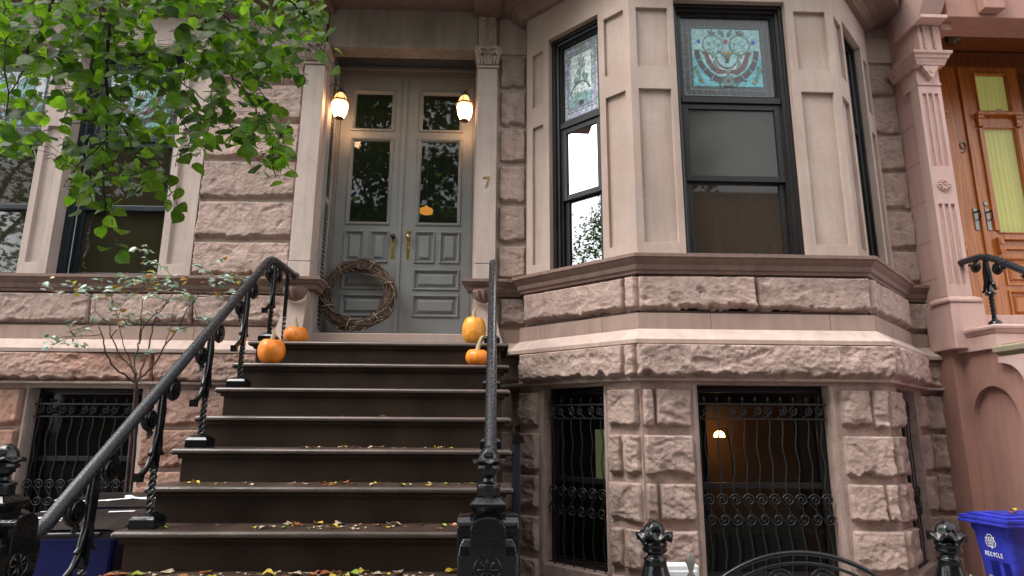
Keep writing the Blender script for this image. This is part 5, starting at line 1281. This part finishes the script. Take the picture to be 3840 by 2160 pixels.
# ------------------------------------------------------------------ fallen leaves, each a thing
LM = {'yellow': paint('fallen_leaf_yellow', (.55, .4, .05), .5, .3, .3, 0, .4, 30), 'tan': paint('fallen_leaf_tan', (.5, .38, .26), .55, .25, .3, 0, .4, 30), 'rust': paint('fallen_leaf_rust', (.3, .09, .025), .5, .3, .3, 0, .4, 30), 'green': paint('fallen_leaf_green', (.24, .3, .04), .5, .3, .3, 0, .4, 30), 'brown': paint('fallen_leaf_brown', (.13, .055, .028), .5, .3, .3, 0, .4, 30)}
LMESH = {}
def leaf_mesh(col, k):
    if (col, k) not in LMESH:
        R_ = random.Random(k*31+len(col)); b = MB(); L = 1.0
        prof = [(0, .03), (.12, .3), (.35, .46), (.6, .36), (.82, .18), (1, 0)]; V = []; F = []
        c1, c2, tw = R_.uniform(.3, 1.3), R_.uniform(-.4, .5), R_.uniform(-.4, .4)
        for x, y in prof:
            for s in (-1, -.5, 0, .5, 1):
                yy = y*s*(1+.2*R_.uniform(-1, 1)); zz = c1*yy*yy*1.3+c2*(x-.4)**2+tw*(x-.5)*yy+.04*R_.random(); V.append(((x-.5)*L, yy, zz))
        mz = min(v[2] for v in V); V = [(x, y, z-mz+.01) for x, y, z in V]
        for i in range(len(prof)-1):
            for j in range(4): a = i*5+j; F.append((a, a+1, a+6, a+5))
        b.mesh(V, F, 0, True); b.tube([(-.5, 0, .1-mz*.3), (-.7, .05, .16), (-.85, .02, .2)], .02, 4)
        me = bpy.data.meshes.new('fallen_leaf'); me.from_pydata(b.V, [], b.F); me.materials.append(LM[col]); me.polygons.foreach_set('use_smooth', b.S); LMESH[(col, k)] = me
    return LMESH[(col, k)]
def fallen(x, y, z, size, col, label, k, rz, tx=0):
    o = bpy.data.objects.new('fallen_leaf', leaf_mesh(col, k)); COL.objects.link(o)
    o.location = (x, y, z); o.scale = (size,)*3; o.rotation_euler = (tx, 0, rz)
    o['label'] = label; o['category'] = 'leaf'; o['group'] = 'fallen leaves on the stoop and bin'
    return o
NM = {4: 'fourth', 5: 'fifth', 6: 'sixth', 7: 'seventh', 8: 'eighth'}
R_ = random.Random(21)
H_ = lambda x: 1000+x*.4969
rows = {4: [(550, 'tan', .02), (880, 'tan', .035)],
        5: [(340, 'brown', .03), (560, 'tan', .03), (610, 'yellow', .035), (650, 'tan', .035), (690, 'brown', .035), (760, 'tan', .02), (790, 'tan', .035), (860, 'brown', .04), (1030, 'tan', .026), (1280, 'yellow', .035), (1330, 'tan', .03), (1390, 'green', .03), (1630, 'tan', .035)],
        6: [(-580, 'yellow', .03), (-510, 'yellow', .045), (-300, 'tan', .018), (190, 'tan', .025), (325, 'tan', .045), (445, 'rust', .04), (505, 'rust', .04), (550, 'yellow', .035), (595, 'rust', .055), (670, 'brown', .04), (810, 'tan', .04), (900, 'brown', .025), (1030, 'green', .045), (1255, 'tan', .045), (1240, 'yellow', .045), (1375, 'green', .04), (1465, 'brown', .03), (1555, 'green', .032)],
        7: [(-700, 'green', .03), (-50, 'yellow', .03), (25, 'tan', .05), (85, 'tan', .02), (175, 'green', .03), (215, 'tan', .05), (255, 'rust', .06), (360, 'green', .02), (425, 'yellow', .055), (545, 'yellow', .05), (585, 'tan', .05), (600, 'tan', .03), (745, 'rust', .03), (890, 'brown', .02), (1000, 'tan', .06), (1065, 'rust', .025), (1345, 'green', .04), (1420, 'rust', .055), (1320, 'brown', .04)],
        8: [(-1480, 'yellow', .04), (-1430, 'rust', .05), (-1080, 'rust', .05), (-960, 'green', .06), (-760, 'tan', .06), (-640, 'rust', .05), (-560, 'green', .06), (-460, 'rust', .06), (-400, 'yellow', .05), (20, 'yellow', .06), (100, 'rust', .06), (210, 'tan', .06), (350, 'rust', .05), (440, 'rust', .055), (510, 'yellow', .06), (580, 'tan', .055), (650, 'green', .06), (720, 'yellow', .045), (780, 'green', .05), (830, 'tan', .045), (990, 'tan', .05), (1000, 'brown', .045), (905, 'yellow', .03), (1170, 'green', .04), (1390, 'yellow', .065), (400, 'brown', .05), (150, 'brown', .05), (540, 'brown', .05)]}
for k, n_ in ((5, 6), (6, 16), (7, 24), (8, 46)):
    for _ in range(n_):
        rows[k].append((R_.choice((R_.uniform(-500, 1450), R_.gauss(450, 320))) if k < 8 else R_.choice((R_.uniform(-1400, 1400), R_.gauss(350, 350))), R_.choice(('tan', 'tan', 'brown', 'yellow', 'rust', 'tan')), R_.uniform(.016, .032)))
for k, lst in rows.items():
    Yk, Zk = stepYZ(k)
    for i, (hx, col, s) in enumerate(lst):
        y = Yk+R_.uniform(.06, .24); p = at(H_(hx), 1700, y)
        if k == 8: y = Yk+R_.uniform(.1, .26); p = at(H_(hx), 2150, y)
        end = 'left end' if hx < 0 else ('right end' if hx > 1150 else 'middle')
        art = {'yellow': 'yellow', 'tan': 'pale tan', 'rust': 'rust red', 'green': 'yellow green', 'brown': 'dark brown'}[col]
        fallen(min(.05, max(-1.8, p.x)), y, Zk+.002, s*1.12, col, '%s fallen leaf on the %s step, %s' % (art, NM[k], end), i % 4, R_.random()*6.28, R_.gauss(0, .12))
p = binfr.p(.2, -.16, .979); fallen(p[0], p[1], p[2], .06, 'rust', 'curled rust brown leaf on the lid of the blue recycling bin', 1, .4)
p = binfr.p(.06, -.3, .976); fallen(p[0], p[1], p[2], .06, 'yellow', 'yellow leaf at the back of the blue recycling bin lid', 2, 1.9)

# ================================================================== across the street, seen in the glass
def far_tree(x, y, h, label):
    t = thing('street_tree', label, 'tree', (x, y, 0), 'trees across the street'); R_ = random.Random(9)
    b = MB(); b.tube([(x, y, -.15), (x+.05, y, h*.35), (x, y+.1, h*.8)], [.18, .14, .05], 10)
    for k in range(7): a = k*.9; b.tube([(x, y, h*.35+.25*k), (x+1.0*math.cos(a), y+1.0*math.sin(a), h*.5+.3*k), (x+1.9*math.cos(a), y+1.9*math.sin(a), h*.55+.35*k)], [.06, .04, .015], 6)
    b.build('trunk', M['bark'], t)
    b = MB()
    for i in range(210):
        a, rr, zz = R_.random()*2*PI, 2.6*math.sqrt(R_.random()), R_.uniform(.3, 1.05)
        k = math.sin(PI*min(1, (zz-.25)/.8))**.6; c = Vector((x+rr*k*math.cos(a), y+rr*k*math.sin(a), h*zz))
        for j in range(60):
            p = c+Vector((R_.gauss(0, .33), R_.gauss(0, .33), R_.gauss(0, .26))); az = R_.random()*6.28; L = R_.uniform(.1, .16); f = Vector((math.cos(az), math.sin(az), R_.gauss(0, .5))).normalized(); s = f.orthogonal().normalized()*L*.5
            b.face([p, p+f*L*.5+s, p+f*L, p+f*L*.5-s])
    b.build('crown', M['leafback'], t, recalc=False); return t
ft = far_tree(-2.6, -3.6, 11.5, 'bushy street tree at the kerb behind the viewer on the left')
dup(ft, (-12.2, -3.0, 0), 'bushy street tree at the kerb at the far left end', 3.1)
dup(ft, (-8.0, -3.3, 0), 'bushy street tree at the kerb far to the left of the stoop', .7)
sm_ = dup(ft, (-13.4, 1.7, 0), 'smaller street tree further along the pavement at left', 1.4); sm_.scale = (.74,)*3
dup(ft, (2.6, -4.6, 0), 'bushy street tree at the kerb behind the viewer on the right', 2.1)
dup(ft, (-8.6, -13.5, 0), 'bushy street tree on the far pavement at left', 4.0)
dup(ft, (4.8, -13.8, 0), 'bushy street tree on the far pavement at right', 1.0)
OH = thing('opposite_house', 'plain brick row of houses across the street', 'house', (0, -17, 0))
b = MB(); fo = Fr((0, -16), (-1, 0)); hs = []
for i in range(12):
    for j in range(4): hs.append((-16+2.7*i, -16+2.7*i+1.1, .8+2.9*j, 2.7+2.9*j, .2, True))
fo.n = (0, 1); b.holes(fo, -18, 18, -.2, 11.5, 0, hs); b.wbox(-18, 18, -22, -16.3, -.2, 11.4); b.build('wall', M['brick'], OH)

# ================================================================== light
SUN_EL, SUN_AZ = 56, 244       # high, from behind the viewer's left
w = bpy.data.worlds.new('World'); sc.world = w; w.use_nodes = True; nt = w.node_tree; bg = nt.nodes['Background']
sky = nt.nodes.new('ShaderNodeTexSky'); sky.sky_type = 'NISHITA'; sky.sun_disc = False
sky.sun_elevation = R(SUN_EL); sky.sun_rotation = R(SUN_AZ); sky.air_density = 1.0; sky.dust_density = 2.0; sky.ozone_density = 1.0
hsv = nt.nodes.new('ShaderNodeHueSaturation'); hsv.inputs['Saturation'].default_value = .12; hsv.inputs['Value'].default_value = 4.1
nt.links.new(sky.outputs[0], hsv.inputs['Color']); nt.links.new(hsv.outputs[0], bg.inputs[0]); bg.inputs[1].default_value = .15
sd = bpy.data.lights.new('sun', 'SUN'); sd.energy = 2.7; sd.angle = R(38); sd.color = (1.0, .93, .85)
so = bpy.data.objects.new('sun', sd); COL.objects.link(so)
az = R(SUN_AZ); d = Vector((math.sin(az)*math.cos(R(SUN_EL)), math.cos(az)*math.cos(R(SUN_EL)), math.sin(R(SUN_EL))))
so.rotation_euler = d.to_track_quat('Z', 'Y').to_euler(); so.location = d*20

sc.view_settings.view_transform = 'Standard'; sc.view_settings.look = 'None'; sc.view_settings.exposure = 0; sc.view_settings.gamma = 1
sc.render.engine = 'CYCLES'; sc.cycles.use_denoising = True; sc.cycles.max_bounces = 8; sc.cycles.transparent_max_bounces = 12
sc.cycles.sample_clamp_indirect = 6
